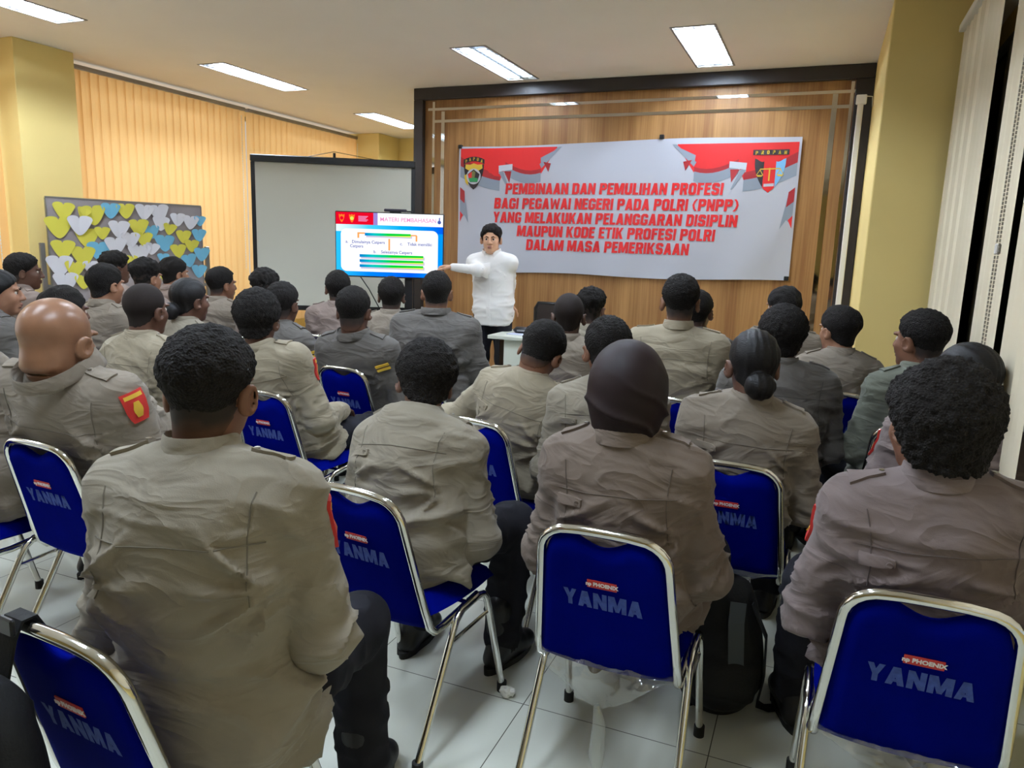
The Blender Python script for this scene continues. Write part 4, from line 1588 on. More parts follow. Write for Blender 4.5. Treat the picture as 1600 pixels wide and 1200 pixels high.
# one hand in a relaxed curl: wrist at origin, fingers along +y, palm down, thumb at -x (a right hand)
def hand_mesh(curl=0.5, h=0.0045, spread=1.0):
    s = SDF()
    s.cap((0, -0.04, 0), (0, 0.0, 0), 0.026, 0.026, 0.02)
    s.ell((0.0, 0.045, 0), (0.041, 0.052, 0.0155), None, 0.02)
    for k, (x, L) in enumerate(((-0.031, 0.072), (-0.01, 0.08), (0.011, 0.075), (0.03, 0.058))):
        p = np.array([x, 0.083 - 0.004 * abs(k - 1), 0.002])
        a = -0.15 - curl * 0.25
        fan = (k - 1.5) * -0.055 * spread
        r = 0.0092 - 0.0006 * (k == 3)
        for seg, fr in enumerate((0.45, 0.31, 0.24)):
            dv = np.array([-math.sin(fan), math.cos(a) * math.cos(fan), math.sin(a)])
            q = p + dv * L * fr
            s.cap(p, q, r, r - 0.0008, 0.006 if seg == 0 else 0.003)
            p, r = q, r - 0.0008
            a -= curl * (0.75 + 0.1 * k)
    p = np.array([-0.028, 0.02, -0.004])
    for dv, L, r in (((-0.62, 0.68, -0.25), 0.045, 0.0135), ((-0.35, 0.86, -0.3), 0.034, 0.0105), ((-0.1, 0.93, -0.35), 0.026, 0.009)):
        q = p + unit(dv) * L
        s.cap(p, q, r, r - 0.0015, 0.008)
        p = q
    return surface_net(s, h, 0.012, 1)


HANDS = {c: hand_mesh(c) for c in (0.45, 0.95)}


def boot_mesh():
    s = SDF()
    s.cap((0, -0.02, 0.23), (0, -0.02, 0.09), 0.05, 0.045, 0.03)
    s.cap((0, -0.05, 0.045), (0, 0.09, 0.04), 0.04, 0.038, 0.03)
    s.ell((0.0, 0.13, 0.038), (0.045, 0.065, 0.036), None, 0.025)
    s.cap((0, 0.0, 0.1), (0, 0.08, 0.055), 0.042, 0.034, 0.03)
    s.fn(lambda P, d: np.maximum(d, 0.012 - P[:, 2]))
    V, Fq = surface_net(s, 0.009, 0.02, 1)
    o = raw('boot', V, Fq, BOOT, None, True)
    up = o.data
    bpy.data.objects.remove(o)
    # sole with heel step
    mb = MB()
    out = [(0.043 * math.cos(t) * (1.0 + 0.08 * math.sin(t)), 0.045 + 0.145 * math.sin(t)) for t in np.linspace(0, 2 * math.pi, 28, endpoint=False)]
    n = len(out)
    v = [(x, y, 0.0 if (y < -0.02 or y > 0.02) else 0.006) for x, y in out] + [(x * 1.04, y * 1.01, 0.024) for x, y in out]
    mb.add(v, [tuple(range(n))[::-1], tuple(range(n, 2 * n))] + [(i, (i + 1) % n, n + (i + 1) % n, n + i) for i in range(n)])
    o = mb.build('sole', RUBBER)
    so = o.data
    bpy.data.objects.remove(o)
    return up, so


BOOTS = boot_mesh()
_m = bpy.data.meshes.new('eye')


def eye_mesh():
    mb = MB()
    n, m_ = 14, 9
    v = [(0, 0.0118, 0)] + [(0.0118 * math.sin(math.pi * j / m_) * math.cos(2 * math.pi * i / n), 0.0118 * math.cos(math.pi * j / m_), 0.0118 * math.sin(math.pi * j / m_) * math.sin(2 * math.pi * i / n)) for j in range(1, m_) for i in range(n)] + [(0, -0.0118, 0)]
    f = [(0, 1 + i, 1 + (i + 1) % n) for i in range(n)]
    for j in range(m_ - 2):
        for i in range(n):
            f.append((1 + j * n + i, 1 + (j + 1) * n + i, 1 + (j + 1) * n + (i + 1) % n, 1 + j * n + (i + 1) % n))
    k = 1 + (m_ - 2) * n
    f += [(len(v) - 1, k + (i + 1) % n, k + i) for i in range(n)]
    o = raw('eye', v, f, [EYE, IRIS], None, True)
    o.data.polygons.foreach_set('material_index', [1 if i < 2 * n else 0 for i in range(len(f))])
    fix_normals(o)
    me = o.data
    bpy.data.objects.remove(o)
    return me


EYEM = eye_mesh()
TROUSER_CACHE = {}


def strap(s, name, rows, D, off, m, par, org, wall=0.004):
    """thin solid laid on a garment: rows is a grid (nu, nv, 3) traced along D"""
    rows = np.asarray(rows, float)
    nu, nv = rows.shape[:2]
    H, ok = s.trace(rows.reshape(-1, 3), np.asarray(D, float), 1.2)
    if not ok.all():
        return None
    g = s.grad(H)
    g /= np.linalg.norm(g, axis=1)[:, None] + 1e-9
    top = H + g * off
    bot = H - g * wall
    v = np.concatenate([top, bot]) - org
    f = []
    n = nu * nv
    for i in range(nu - 1):
        for j in range(nv - 1):
            a = i * nv + j
            f += [(a, a + 1, a + nv + 1, a + nv), (n + a, n + a + nv, n + a + nv + 1, n + a + 1)]
    ring = [j for j in range(nv)] + [i * nv + nv - 1 for i in range(1, nu)] + [(nu - 1) * nv + j for j in range(nv - 2, -1, -1)] + [i * nv for i in range(nu - 2, 0, -1)]
    for a, b in zip(ring, ring[1:] + ring[:1]):
        f.append((a, n + a, n + b, b))
    o = raw(name, v, f, m, par, True)
    fix_normals(o)
    o.data.set_sharp_from_angle(angle=math.radians(50))
    return o


def grid_pts(c, u, v_, hu, hv, nu=7, nv=5, shape=None):
    g = np.empty((nu, nv, 3))
    for i in range(nu):
        a = -1 + 2 * i / (nu - 1)
        for j in range(nv):
            b = -1 + 2 * j / (nv - 1)
            w = shape(a) if shape else 1.0
            g[i, j] = np.asarray(c) + np.asarray(u) * (a * hu) + np.asarray(v_) * (b * hv * w)
    return g

UP = np.array([0, 0, 1.0])
PRESENTER = np.array([-2.75, 6.1, 1.5])
HAIRLINE_Z = [-0.20, -0.09, -0.07, -0.045, -0.01, 0.02, 0.05, 0.075, 0.10]
HAIRLINE_Y = [-0.30, -0.13, -0.075, -0.035, 0.004, 0.035, 0.072, 0.088, 0.30]


def skull(s, C, R, hs, face=True, ears=True, fat=0.0, hw=1.0):
    W = lambda x, y, z: C + R @ (np.array([x * hw, y, z]) * hs)
    s.ell(W(0, -0.015, 0.035), np.array([0.076 * hw, 0.098, 0.088]) * hs, R, 0.02)
    s.ell(W(0, 0.026, -0.045), np.array([(0.06 + 0.012 * fat) * hw, 0.066, 0.074]) * hs, R, 0.035)
    if face:
        s.ell(W(0, 0.062, -0.1), np.array([0.026 + 0.012 * fat, 0.024, 0.02]) * hs, R, 0.025)
        for x in (-1, 1):
            s.ell(W(x * 0.034, 0.058, -0.028), np.array([0.024, 0.024, 0.026]) * hs, R, 0.02)
            s.ell(W(x * 0.03, 0.083, 0.022), np.array([0.024, 0.012, 0.009]) * hs, R, 0.012)
            s.ell(W(x * 0.032, 0.098, 0.002), np.array([0.019, 0.016, 0.012]) * hs, R, 0.010, True)
            s.ell(W(x * 0.012, 0.096, -0.034), np.array([0.010, 0.012, 0.008]) * hs, R, 0.008)
        s.cap(W(0, 0.088, 0.012), W(0, 0.108, -0.030), 0.009 * hs, 0.0125 * hs, 0.010)
        s.ell(W(0, 0.088, -0.060), np.array([0.025, 0.013, 0.0075]) * hs, R, 0.006)
        s.ell(W(0, 0.085, -0.073), np.array([0.022, 0.013, 0.008]) * hs, R, 0.006)
        s.ell(W(0, 0.104, -0.0665), np.array([0.022, 0.010, 0.0022]) * hs, R, 0.003, True)
    if ears:
        for x in (-1, 1):
            er = R @ frame(-x * 28, -10)
            s.ell(W(x * (0.086 + 0.005 * fat), -0.012, -0.014), np.array([0.0095, 0.024, 0.034]) * hs, er, 0.008)
            s.ell(W(x * (0.096 + 0.005 * fat), -0.006, -0.010), np.array([0.009, 0.013, 0.021]) * hs, er, 0.005, True)
    return s


def local(P, C, R, hs):
    return ((P - C.astype(np.float32)) @ R.astype(np.float32)) / hs


def smooth01(t):
    t = np.clip(t, 0, 1)
    return t * t * (3 - 2 * t)


def stubble_mat(skin):
    """clipped hair over skin: the hair's own density decides how much skin shows"""
    k = 'clipped_hair_' + skin
    if k in MATS:
        return MATS[k]
    m = SKINS[skin].copy()
    m.name = k
    nt = m.node_tree
    b = nt.nodes['Principled BSDF']
    old = b.inputs['Base Color'].links[0].from_socket
    a = nt.nodes.new('ShaderNodeAttribute')
    a.attribute_name = 'hair_density'
    mx = nt.nodes.new('ShaderNodeMixRGB')
    mx.inputs[2].default_value = (*s2l((36, 28, 24)), 1)
    nt.links.new(a.outputs['Fac'], mx.inputs[0])
    nt.links.new(old, mx.inputs[1])
    nt.links.new(mx.outputs[0], b.inputs['Base Color'])
    b.inputs['Roughness'].default_value = 0.75
    MATS[k] = m
    return m


def person(label, head, seat=None, h=0.0, look=None, pitch=0.0, roll=0.0, skin='dark', hair='short', shirt='taupe', g=1.0, sw=1.0, hs=1.0, hw=1.0,
           arms=('lap', 'lap'), legs=0.0, patch=None, tab=False, sroll=0.0, detail=None, back=0.0, fat=0.0, stand=False, neckoff=(0, 0, 0), curl=(0.45, 0.45),
           collar_m=None, seed=0, make_legs=True, epaul=True, wr=1.0):
    px, py, d = head
    det = detail if detail is not None else d
    hT = dict(bald=0.0, shaved=0.003, fade=0.012, straight=0.014, short=0.013, curly=0.02, bun=0.008, braids=0.01, hijab=0.02, afro=0.04, puff=0.028).get(hair, 0.012)
    top = at_depth(px, py, d)
    C0 = top - UP * (0.122 * hs + hT)
    if look is None:
        v = PRESENTER - C0
        look = math.degrees(math.atan2(-v[0], v[1])) * 0.9
    Rh = frame(look, pitch, roll)
    C = top - UP * (0.122 * hs + hT) if abs(pitch) + abs(roll) < 12 else top - UP * (0.115 * hs + hT) - (Rh[:, 2] - UP * (Rh[:, 2] @ UP)) * 0.06
    Rf = frame(h)
    right, fwd = Rf[:, 0], Rf[:, 1]
    if stand:
        Pv = np.array([seat[0], seat[1], 0.93])
    else:
        if seat is None:
            seat = (C[0] - fwd[0] * 0.02, C[1] - fwd[1] * 0.02)
        Pv = np.array([seat[0], seat[1], 0.565])
    org = np.array([seat[0], seat[1], 0.0])
    upt = unit(C - Pv)
    upn = unit(upt * 0.55 + Rh[:, 2] * 0.25 + UP * 0.2)
    N = C - upn * 0.150 * hs - Rh[:, 1] * 0.03 + np.array(neckoff)
    t = unit(N - Pv)
    L = float(np.linalg.norm(N - Pv))
    rr = right * math.cos(math.radians(sroll)) - UP * math.sin(math.radians(sroll))
    rt = unit(rr - t * (rr @ t))
    ft = np.cross(t, rt)
    Rt = np.stack([rt, ft, t], 1)
    R = lambda f, x=0, y=0: Pv + t * (L * f) + rt * x + ft * y
    bk = back
    # joints
    S, E, Wr = {}, {}, {}
    for i, sg in enumerate((-1, 1)):
        S[sg] = R(1.0, sg * 0.168 * sw, -0.005) - t * 0.062
        a = arms[i]
        if a == 'lap':
            e = S[sg] + rt * sg * 0.06 + ft * 0.02 - t * 0.10 - UP * 0.17
            w = Pv + right * sg * 0.10 + fwd * 0.26 + UP * 0.075
        elif a == 'fold':
            e = S[sg] + rt * sg * 0.07 + ft * 0.05 - t * 0.10 - UP * 0.17
            w = Pv + right * sg * -0.03 + fwd * 0.24 + UP * 0.14
        elif a[0] == 'w':
            e, w = np.asarray(a[1], float), np.asarray(a[2], float)
        else:
            e = S[sg] + right * a[0][0] + fwd * a[0][1] + UP * a[0][2]
            w = e + right * a[1][0] + fwd * a[1][1] + UP * a[1][2]
        e = S[sg] + unit(e - S[sg]) * 0.285
        w = e + unit(w - e) * 0.25
        E[sg], Wr[sg] = e, w
    rootname = 'person'
    r = root(rootname, tuple(org), 0, label, 'person', 'police trainees in the audience' if not stand else None)
    torso = lambda s, gr, k=0.06: (s.ell(R(0.02), np.array([0.168 * g, 0.135 * g, 0.13]) + gr, Rt, k), s.ell(R(0.34, 0, bk * 0.3 + 0.012 * (g - 1) * 6), np.array([0.162 * g, 0.122 * g, 0.19]) + gr, Rt, k),
                                   s.ell(R(0.67, 0, -0.012 - bk), np.array([0.172 * sw * (0.5 + 0.5 * g), 0.118 * (0.45 + 0.55 * g), 0.19]) + gr, Rt, k),
                                   s.cap(S[-1] + rt * 0.02 - ft * 0.005, S[1] - rt * 0.02 - ft * 0.005, 0.062 + gr, 0.062 + gr, 0.06),
                                   s.cap(N - t * 0.010 - ft * 0.004, S[-1] + t * 0.008, 0.05 + gr, 0.052 + gr, 0.045), s.cap(N - t * 0.010 - ft * 0.004, S[1] + t * 0.008, 0.05 + gr, 0.052 + gr, 0.045))
    # --- body: one continuous skin
    hb = 0.005 if det < 2.2 else (0.0065 if det < 3.6 else 0.008)
    b = SDF()
    skull(b, C, Rh, hs, True, hair != 'hijab', fat, hw)
    b.cap(C + Rh @ np.array([0, -0.03, -0.05]) * hs, N - ft * 0.0, (0.056 + 0.018 * fat) * hs, (0.06 + 0.02 * fat) * hs, 0.03)
    if fat > 0.5:
        b.ell(C + Rh @ np.array([0, -0.062, -0.07]) * hs, np.array([0.062, 0.036, 0.02]) * hs, Rh, 0.012)
        b.ell(C + Rh @ np.array([0, -0.105, -0.09]) * hs, np.array([0.075, 0.04, 0.003]) * hs, Rh, 0.006, True)
    torso(b, -0.028)
    for sg in (-1, 1):
        b.cap(S[sg], E[sg], 0.038, 0.034, 0.03)
        b.cap(E[sg], Wr[sg], 0.034, 0.024, 0.02)
    V, Fq = surface_net(b, hb)
    hv = [V - org]
    hf = [Fq]
    nv = len(V)
    for i, sg in enumerate((-1, 1)):
        hvtx, hfc = HANDS[curl[i]]
        fd = unit(Wr[sg] - E[sg])
        Y = unit(fd + fwd * 0.25 - UP * 0.1) if not stand else fd
        Z = unit(UP - Y * (UP @ Y) + 1e-6)
        X = np.cross(Y, Z)
        q = hvtx * np.array([1.0 if sg == 1 else -1.0, 1, 1])
        q = q @ np.stack([X, Y, Z], 0) + (Wr[sg] - fd * 0.004)
        hv.append(q - org)
        hf.append((hfc if sg == 1 else hfc[:, ::-1]) + nv)
        nv += len(q)
    body = raw('body', np.concatenate(hv), np.concatenate(hf), SKINS[skin], r, True)
    for x in (-1, 1):
        o = bpy.data.objects.new('eye', EYEM)
        link(o)
        parent(o, body)
        p = C + Rh @ np.array([x * 0.031, 0.0742, 0.001]) * hs - org
        o.matrix_local = Matrix.Translation(Vector(p)) @ Matrix(Rh.tolist()).to_4x4() @ Matrix.Scale(hs, 4)
    # --- hair
    core = SDF()
    skull(core, C, Rh, hs, False, False, fat, hw)
    core.cap(C + Rh @ np.array([0, -0.03, -0.05]) * hs, N - ft * 0.0, (0.056 + 0.018 * fat) * hs, (0.06 + 0.02 * fat) * hs, 0.03)
    core.lo, core.hi = C - 0.15 * hs, C + 0.15 * hs
    if hair not in ('bald', 'hijab'):
        hd = SDF()
        hd.lo, hd.hi = core.lo - 0.02, core.hi + 0.04

        def hfun(P, d_):
            q = local(P, C, Rh, hs)
            z, y, x = q[:, 2], q[:, 1], q[:, 0]
            up = smooth01((z + 0.035) / 0.085)
            if hair == 'fade':
                T = 0.001 + 0.0145 * smooth01((z + 0.045) / 0.115)
            elif hair == 'straight':
                T = 0.007 + 0.009 * up
            elif hair == 'shaved':
                T = 0.0015 + 0.0025 * up
            elif hair == 'curly':
                T = 0.002 + 0.024 * smooth01((z - 0.01) / 0.07)
            elif hair == 'afro':
                T = 0.022 + 0.02 * smooth01((0.03 - y) / 0.1) + 0.006 * up
            elif hair == 'puff':
                T = 0.014 + 0.015 * up
            elif hair in ('bun', 'braids'):
                T = 0.006 + 0.003 * up
            else:
                T = 0.007 + 0.009 * up
            cut = np.interp(z, HAIRLINE_Z, HAIRLINE_Y).astype(np.float32)
            if hair == 'afro':
                cut = np.interp(z, [-0.2, -0.10, -0.085, -0.05, -0.0, 0.03, 0.06, 0.09, 0.12], [-0.3, -0.2, -0.06, -0.028, 0.0, 0.03, 0.075, 0.1, 0.3]).astype(np.float32)
            if hair == 'fade':
                cut = np.interp(z, [-0.2, -0.075, -0.05, -0.03, 0.0, 0.02, 0.05, 0.075, 0.10], [-0.3, -0.3, -0.06, -0.03, 0.004, 0.035, 0.07, 0.085, 0.3]).astype(np.float32)
            c = (y - cut) * 0.75 * hs
            fall = 0.022 if hair in ('afro', 'puff', 'bun', 'braids', 'straight') else 0.05
            T = T * (0.08 + 0.92 * smooth01((0.008 - c) / fall) ** (0.5 if hair in ('afro', 'puff') else 0.8))
            if hair in ('short', 'curly', 'shaved'):
                T = T * (0.1 + 0.9 * smooth01((z + 0.075 - 0.5 * np.maximum(0, y + 0.06)) / 0.075))
            dd = core(P) - T
            k = 0.004
            hh = np.clip(0.5 - 0.5 * (dd - c) / k, 0, 1)
            dd = dd * (1 - hh) + c * hh + k * hh * (1 - hh)
            if hair == 'bun':
                qq = (q - np.array([0, -0.128, -0.052], dtype=np.float32)) / np.array([0.052, 0.042, 0.048], dtype=np.float32)
                b_ = (np.sqrt((qq * qq).sum(1)) - 1) * 0.042 * hs
                h2_ = np.clip(0.5 + 0.5 * (dd - b_) / 0.012, 0, 1)
                dd = dd * (1 - h2_) + b_ * h2_ - 0.012 * h2_ * (1 - h2_)
            return dd
        hd.fn(hfun)
        hh_ = 0.0045 if det < 2.2 else (0.006 if det < 3.6 else 0.0075)
        V, Fq = surface_net(hd, hh_, 0.0)
        gN = hd.grad(V)
        gN /= np.linalg.norm(gN, axis=1)[:, None] + 1e-9
        zl = local(V, C, Rh, hs)
        fade_m = smooth01((zl[:, 2] + 0.02) / 0.05) if hair in ('fade', 'short', 'curly', 'straight') else np.ones(len(V))
        if hair in ('fade', 'short', 'afro', 'puff', 'curly'):
            fr = 95 if hair != 'curly' else 55
            am = dict(fade=0.0035, short=0.003, afro=0.006, puff=0.0045, curly=0.008)[hair]
            nn = vnoise(V * fr, seed + 3) + 0.6 * vnoise(V * fr * 2.1, seed + 5)
            V = V + gN * (am * nn * (0.15 + 0.85 * fade_m))[:, None]
        elif hair == 'straight':
            nn = vnoise(zl * np.array([80, 24, 40]), seed) + 0.8 * vnoise(zl * np.array([30, 14, 22]), seed + 2)
            V = V + gN * (0.006 * nn * fade_m)[:, None]
        elif hair == 'bun':
            V = V + gN * (0.0015 * np.sin(zl[:, 0] * 260 + 3 * vnoise(zl * 20, seed)))[:, None]
        elif hair == 'braids':
            V = V + gN * (0.008 * (np.abs(np.sin(zl[:, 0] * 120 + zl[:, 1] * 30)) * (0.5 + 0.5 * np.abs(np.sin(zl[:, 2] * 150 + zl[:, 1] * 130)))))[:, None]
        hm = HAIR_S if hair == 'bun' else HAIR
        if hair == 'shaved':
            hm = HAIR_FADE
        raw('hair', V - org, Fq, hm, r, True)
        if hair in ('fade', 'curly', 'short'):
            st = SDF()
            st.lo, st.hi = core.lo - 0.01, core.hi + 0.01

            def stub(P, d_):
                q = local(P, C, Rh, hs)
                dd = core(P) - 0.0016
                cut = np.interp(q[:, 2], [-0.2, -0.125, -0.10, -0.06, -0.03, 0.0, 0.02, 0.05, 0.08, 0.11], [-0.3, -0.16, -0.07, -0.035, -0.02, 0.012, 0.04, 0.072, 0.085, 0.3]).astype(np.float32)
                return np.maximum(dd, (q[:, 1] - cut) * 0.75)
            st.fn(stub)
            V, Fq = surface_net(st, hh_ * 1.2, 0.0)
            o = raw('cropped_sides', V - org, Fq, stubble_mat(skin), r, True)
            q = local(V, C, Rh, hs)
            edge = smooth01((q[:, 2] + 0.105 - 0.55 * np.maximum(0, q[:, 1] + 0.06)) / 0.062)
            at = o.data.attributes.new('hair_density', 'FLOAT', 'POINT')
            at.data.foreach_set('value', np.clip(edge + 0.12 * vnoise(q * 60, 3), 0, 1).astype(np.float32))
    if hair == 'hijab':
        hj = SDF()
        W = lambda x, y, z: C + Rh @ (np.array([x, y, z]) * hs)
        hj.ell(W(0, -0.015, 0.022), np.array([0.103, 0.124, 0.117]) * hs, Rh, 0.03)
        hj.ell(W(0, -0.03, -0.04), np.array([0.086, 0.098, 0.12]) * hs, Rh, 0.06)
        hj.cap(W(0, -0.02, -0.06), N + t * 0.01 - ft * 0.0, 0.07, 0.066, 0.06)
        hj.ell(W(0, 0.135, -0.03), np.array([0.058, 0.06, 0.082]) * hs, Rh, 0.02, True)
        V, Fq = surface_net(hj, 0.0055)
        gN = hj.grad(V)
        gN /= np.linalg.norm(gN, axis=1)[:, None] + 1e-9
        q = local(V, C, Rh, hs)
        ph = q[:, 0] * 34 + q[:, 2] * 62 + q[:, 1] * 20 + 1.5 * vnoise(q * 12, 4)
        low = smooth01((0.06 - q[:, 2]) / 0.12)
        V = V + gN * (0.0105 * (1 - np.abs(np.sin(ph * 0.5))) ** 2.5 * (0.1 + low) - 0.001 + 0.003 * vnoise(q * np.array([9, 14, 26]), 8))[:, None]
        raw('hijab', V - org, Fq, HIJAB, r, True)
    elif fat < 0.5 or True:
        # eyebrows
        eb = SDF()
        for x in (-1, 1):
            a_, b_, c_ = (C + Rh @ (np.array([x * xx, yy, zz]) * hs) for xx, yy, zz in ((0.016, 0.0955, 0.02), (0.032, 0.093, 0.026), (0.05, 0.079, 0.02)))
            eb.cap(a_, b_, 0.0035 * hs, 0.0035 * hs, 0.002)
            eb.cap(b_, c_, 0.0035 * hs, 0.002 * hs, 0.002)
        V, Fq = surface_net(eb, 0.0028, 0.006, 1)
        raw('eyebrows', V - org, Fq, HAIR_FADE, r, True)
        lp_ = SDF()
        lp_.ell(C + Rh @ (np.array([0, 0.0895, -0.0605]) * hs), np.array([0.023, 0.0128, 0.0058]) * hs, Rh, 0.004)
        lp_.ell(C + Rh @ (np.array([0, 0.0868, -0.0735]) * hs), np.array([0.020, 0.0128, 0.0062]) * hs, Rh, 0.002)
        V, Fq = surface_net(lp_, 0.003, 0.006, 1)
        raw('lips', V - org, Fq, mat('lips_' + ('pale' if skin in ('pale', 'light') else 'dark'), (150, 92, 84) if skin in ('pale', 'light') else (84, 52, 48), rough=0.45), body, True)
    # --- shirt
    s = SDF()
    torso(s, 0.014)
    if stand:
        s.cap(R(0.05), R(-0.22), 0.15 * g, 0.16 * g, 0.05)
        s.fn(lambda P, d_: np.maximum(d_, (Pv[2] - 0.13) - P[:, 2]))
    else:
        s.ell(Pv + fwd * 0.04 - UP * 0.055, np.array([0.178 * g, 0.165 * g, 0.085]), Rf, 0.05)
    ak = 0.84 if stand else 1.0
    if fat > 0.9:
        s.cap(N - ft * 0.01, R(0.85, 0, -0.02), 0.098, 0.10, 0.05)
    sa = {}
    for sg in (-1, 1):
        sa[sg] = SDF()
        for q_ in (s, sa[sg]):
            q_.cap(S[sg], E[sg], 0.065 * (0.6 + 0.4 * g) * ak, 0.06 * (0.7 + 0.3 * g) * ak, 0.035)
            q_.cap(E[sg], Wr[sg] - unit(Wr[sg] - E[sg]) * 0.005, 0.058 * (0.7 + 0.3 * g) * ak, 0.042 * ak, 0.03)
    hs_ = 0.0075 if det < 2.2 else (0.0095 if det < 3.6 else 0.0125)
    V, Fq = surface_net(s, hs_)
    gN = s.grad(V, 0.004)
    gN /= np.linalg.norm(gN, axis=1)[:, None] + 1e-9
    q = (V - Pv) @ Rt
    fz = q[:, 2] / L
    wa = {sg: smooth01(0.5 - (sa[sg](V) - 0.004) / 0.03) for sg in (-1, 1)}
    warp = vnoise(q * 4.5, seed) * 0.9
    n1 = vnoise(np.stack([q[:, 0] * 3.0 + warp, q[:, 1] * 3.0, q[:, 2] * 11 + warp * 1.8], 1), seed + 1)
    n2 = vnoise(np.stack([q[:, 0] * 6.0, q[:, 1] * 6, q[:, 2] * 26 + warp * 2], 1), seed + 2)
    low = 0.42 + 0.8 * smooth01((0.55 - fz) / 0.45) + 0.5 * smooth01((np.abs(q[:, 0]) - 0.09) / 0.06) * smooth01((0.85 - fz) / 0.2)
    fold = (1 - np.abs(n1)) ** 3 * 0.021 + (1 - np.abs(n2)) ** 4 * 0.010
    disp = fold * low * (1 - wa[-1]) * (1 - wa[1])
    # drag lines from the armpits across the back
    for sg in (-1, 1):
        ap = S[sg] - t * 0.13
        v_ = (V - ap) @ Rt
        rad = np.sqrt(v_[:, 0] ** 2 + v_[:, 2] ** 2) + 1e-4
        th = np.arctan2(v_[:, 2], -sg * v_[:, 0])
        fan_ = (0.5 + 0.5 * np.sin(th * 9 + seed + 2 * warp)) ** 4
        disp += 0.015 * fan_ * np.exp(-((rad - 0.07) / 0.06) ** 2) * (1 - wa[sg]) * (th > -1.2) * (th < 0.9)
        # sleeve folds, ringing the arm near the elbow and wrist
        ax = unit(E[sg] - S[sg])
        ax2 = unit(Wr[sg] - E[sg])
        pa = (V - E[sg])
        al = np.where((pa @ ax2) > 0.0, pa @ ax2, pa @ ax)
        m1 = vnoise(np.stack([al * 21 + vnoise(V * 14, seed + 7) * 0.8, V[:, 0] * 5, V[:, 2] * 5], 1), seed + 9)
        amp = 0.010 + 0.008 * np.exp(-(al / 0.1) ** 2)
        disp += amp * (1 - np.abs(m1)) ** 4 * wa[sg]
    V2 = V + gN * ((disp - 0.007) * wr * (1.35 if det < 2.7 else 1.15))[:, None]
    sh_m = SHIRTS[shirt]
    if det < 5.8:
        s = Cloth(s, V2, Fq)
    so = raw('shirt', V2 - org, Fq, sh_m, r, True)
    # collar
    ax = unit(unit(C + Rh @ np.array([0, -0.03, -0.05]) - N) * 0.6 + t * 0.4) if fat < 0.9 else t
    rx = unit(rt - ax * (rt @ ax))
    fx = np.cross(ax, rx)
    base = N + ax * 0.046 - fx * 0.005
    kr = (0.065 + 0.046 * fat) * (0.5 + 0.5 * hs) * (1 if hair != 'hijab' else 1.2)
    prof = [(-0.004, -0.035), (0.0, 0.0), (0.0, 0.02), (0.002, 0.0245), (0.0045, 0.022), (0.009, 0.002), (0.0165, -0.017), (0.0135, -0.021), (0.005, -0.008)]
    v, f = [], []
    NS = 30
    for i in range(NS + 1):
        a_ = math.radians(-90 - 155 + 310 * i / NS)
        fr_ = smooth01(np.array([(math.sin(a_) + 0.2) / 1.1]))[0]
        for dr, dz in prof:
            z_ = dz - 0.018 * fr_ - (0.022 * fr_ if dr > 0.012 else 0)
            rr_ = kr + dr
            v.append(base + rx * rr_ * math.cos(a_) + fx * (rr_ * 1.05) * math.sin(a_) + ax * z_ - org)
    k = len(prof)
    for i in range(NS):
        for j in range(k):
            f.append((i * k + j, (i + 1) * k + j, (i + 1) * k + (j + 1) % k, i * k + (j + 1) % k))
    f += [tuple(range(k)), tuple(NS * k + j for j in range(k))[::-1]]
    o = raw('collar', v, f, sh_m, so, True)
    fix_normals(o)
    o.data.set_sharp_from_angle(angle=math.radians(60))
    # epaulettes, seams, tab and sleeve badges are laid on the finished cloth
    if epaul and det < 5.8:
        for sg in (-1, 1):
            c0 = S[sg] * 0.62 + N * 0.38
            c1 = S[sg] * 1.06 - N * 0.06
            gp = grid_pts((c0 + c1) / 2 + t * 0.22, (c1 - c0) / 2, ft, 1.0, 0.022, 7, 4, lambda a, sg=sg: 0.78 + 0.22 * a)
            ep = strap(s, 'epaulette', gp, -t, 0.0075 * wr, sh_m, so, org)
            if ep is not None and det < 3.6:
                H_, ok = s.trace((c0 + (c1 - c0) * 0.1 + t * 0.22)[None], -t, 1)
                if ok.all():
                    MB().disc((0, 0, 0), 0.006, 0.003, 12).build('button', STEEL, ep).location = Vector(H_[0] + t * 0.0075 - org)
    if det < 3.7:
        SEAM = mat('shaded_seam_' + shirt, tuple(int(c * 0.8) for c in {'khaki': (151, 141, 121), 'olive': (138, 130, 115), 'taupe': (128, 118, 105), 'brown': (112, 99, 89), 'mauve': (116, 103, 100), 'grey': (91, 87, 83), 'green': (106, 109, 97), 'rose': (130, 115, 107), 'white': (232, 230, 228)}[shirt]), rough=0.9)  # shirt colour darkened: the seam fold's shadow is put into the colour
        us = np.linspace(-0.165 * sw, 0.165 * sw, 26)
        O_ = np.stack([R(0.80 - 0.02 * abs(u) / 0.16, u, -0.5) for u in us])
        H_, ok = s.trace(O_, ft, 1)
        if ok.sum() > 5:
            Hs = H_[ok]
            off = wr * 0.001
            MB().tube([Vector(p_ - ft * off - org) for p_ in Hs], 0.0014, 6).build('yoke_seam', SEAM, so, True)
        for sg in (-1, 1):
            vs = np.linspace(0.045, -0.15, 14)
            O_ = np.stack([S[sg] - rt * sg * (0.016 + 0.012 * math.cos((v_ + 0.05) * 14)) + t * v_ - ft * 0.4 for v_ in vs])
            H_, ok = s.trace(O_, ft, 0.9)
            if ok.sum() > 5:
                MB().tube([Vector(p_ - ft * 0.001 * wr - org) for p_ in H_[ok]], 0.0013, 6).build('armhole_seam', SEAM, so, True)
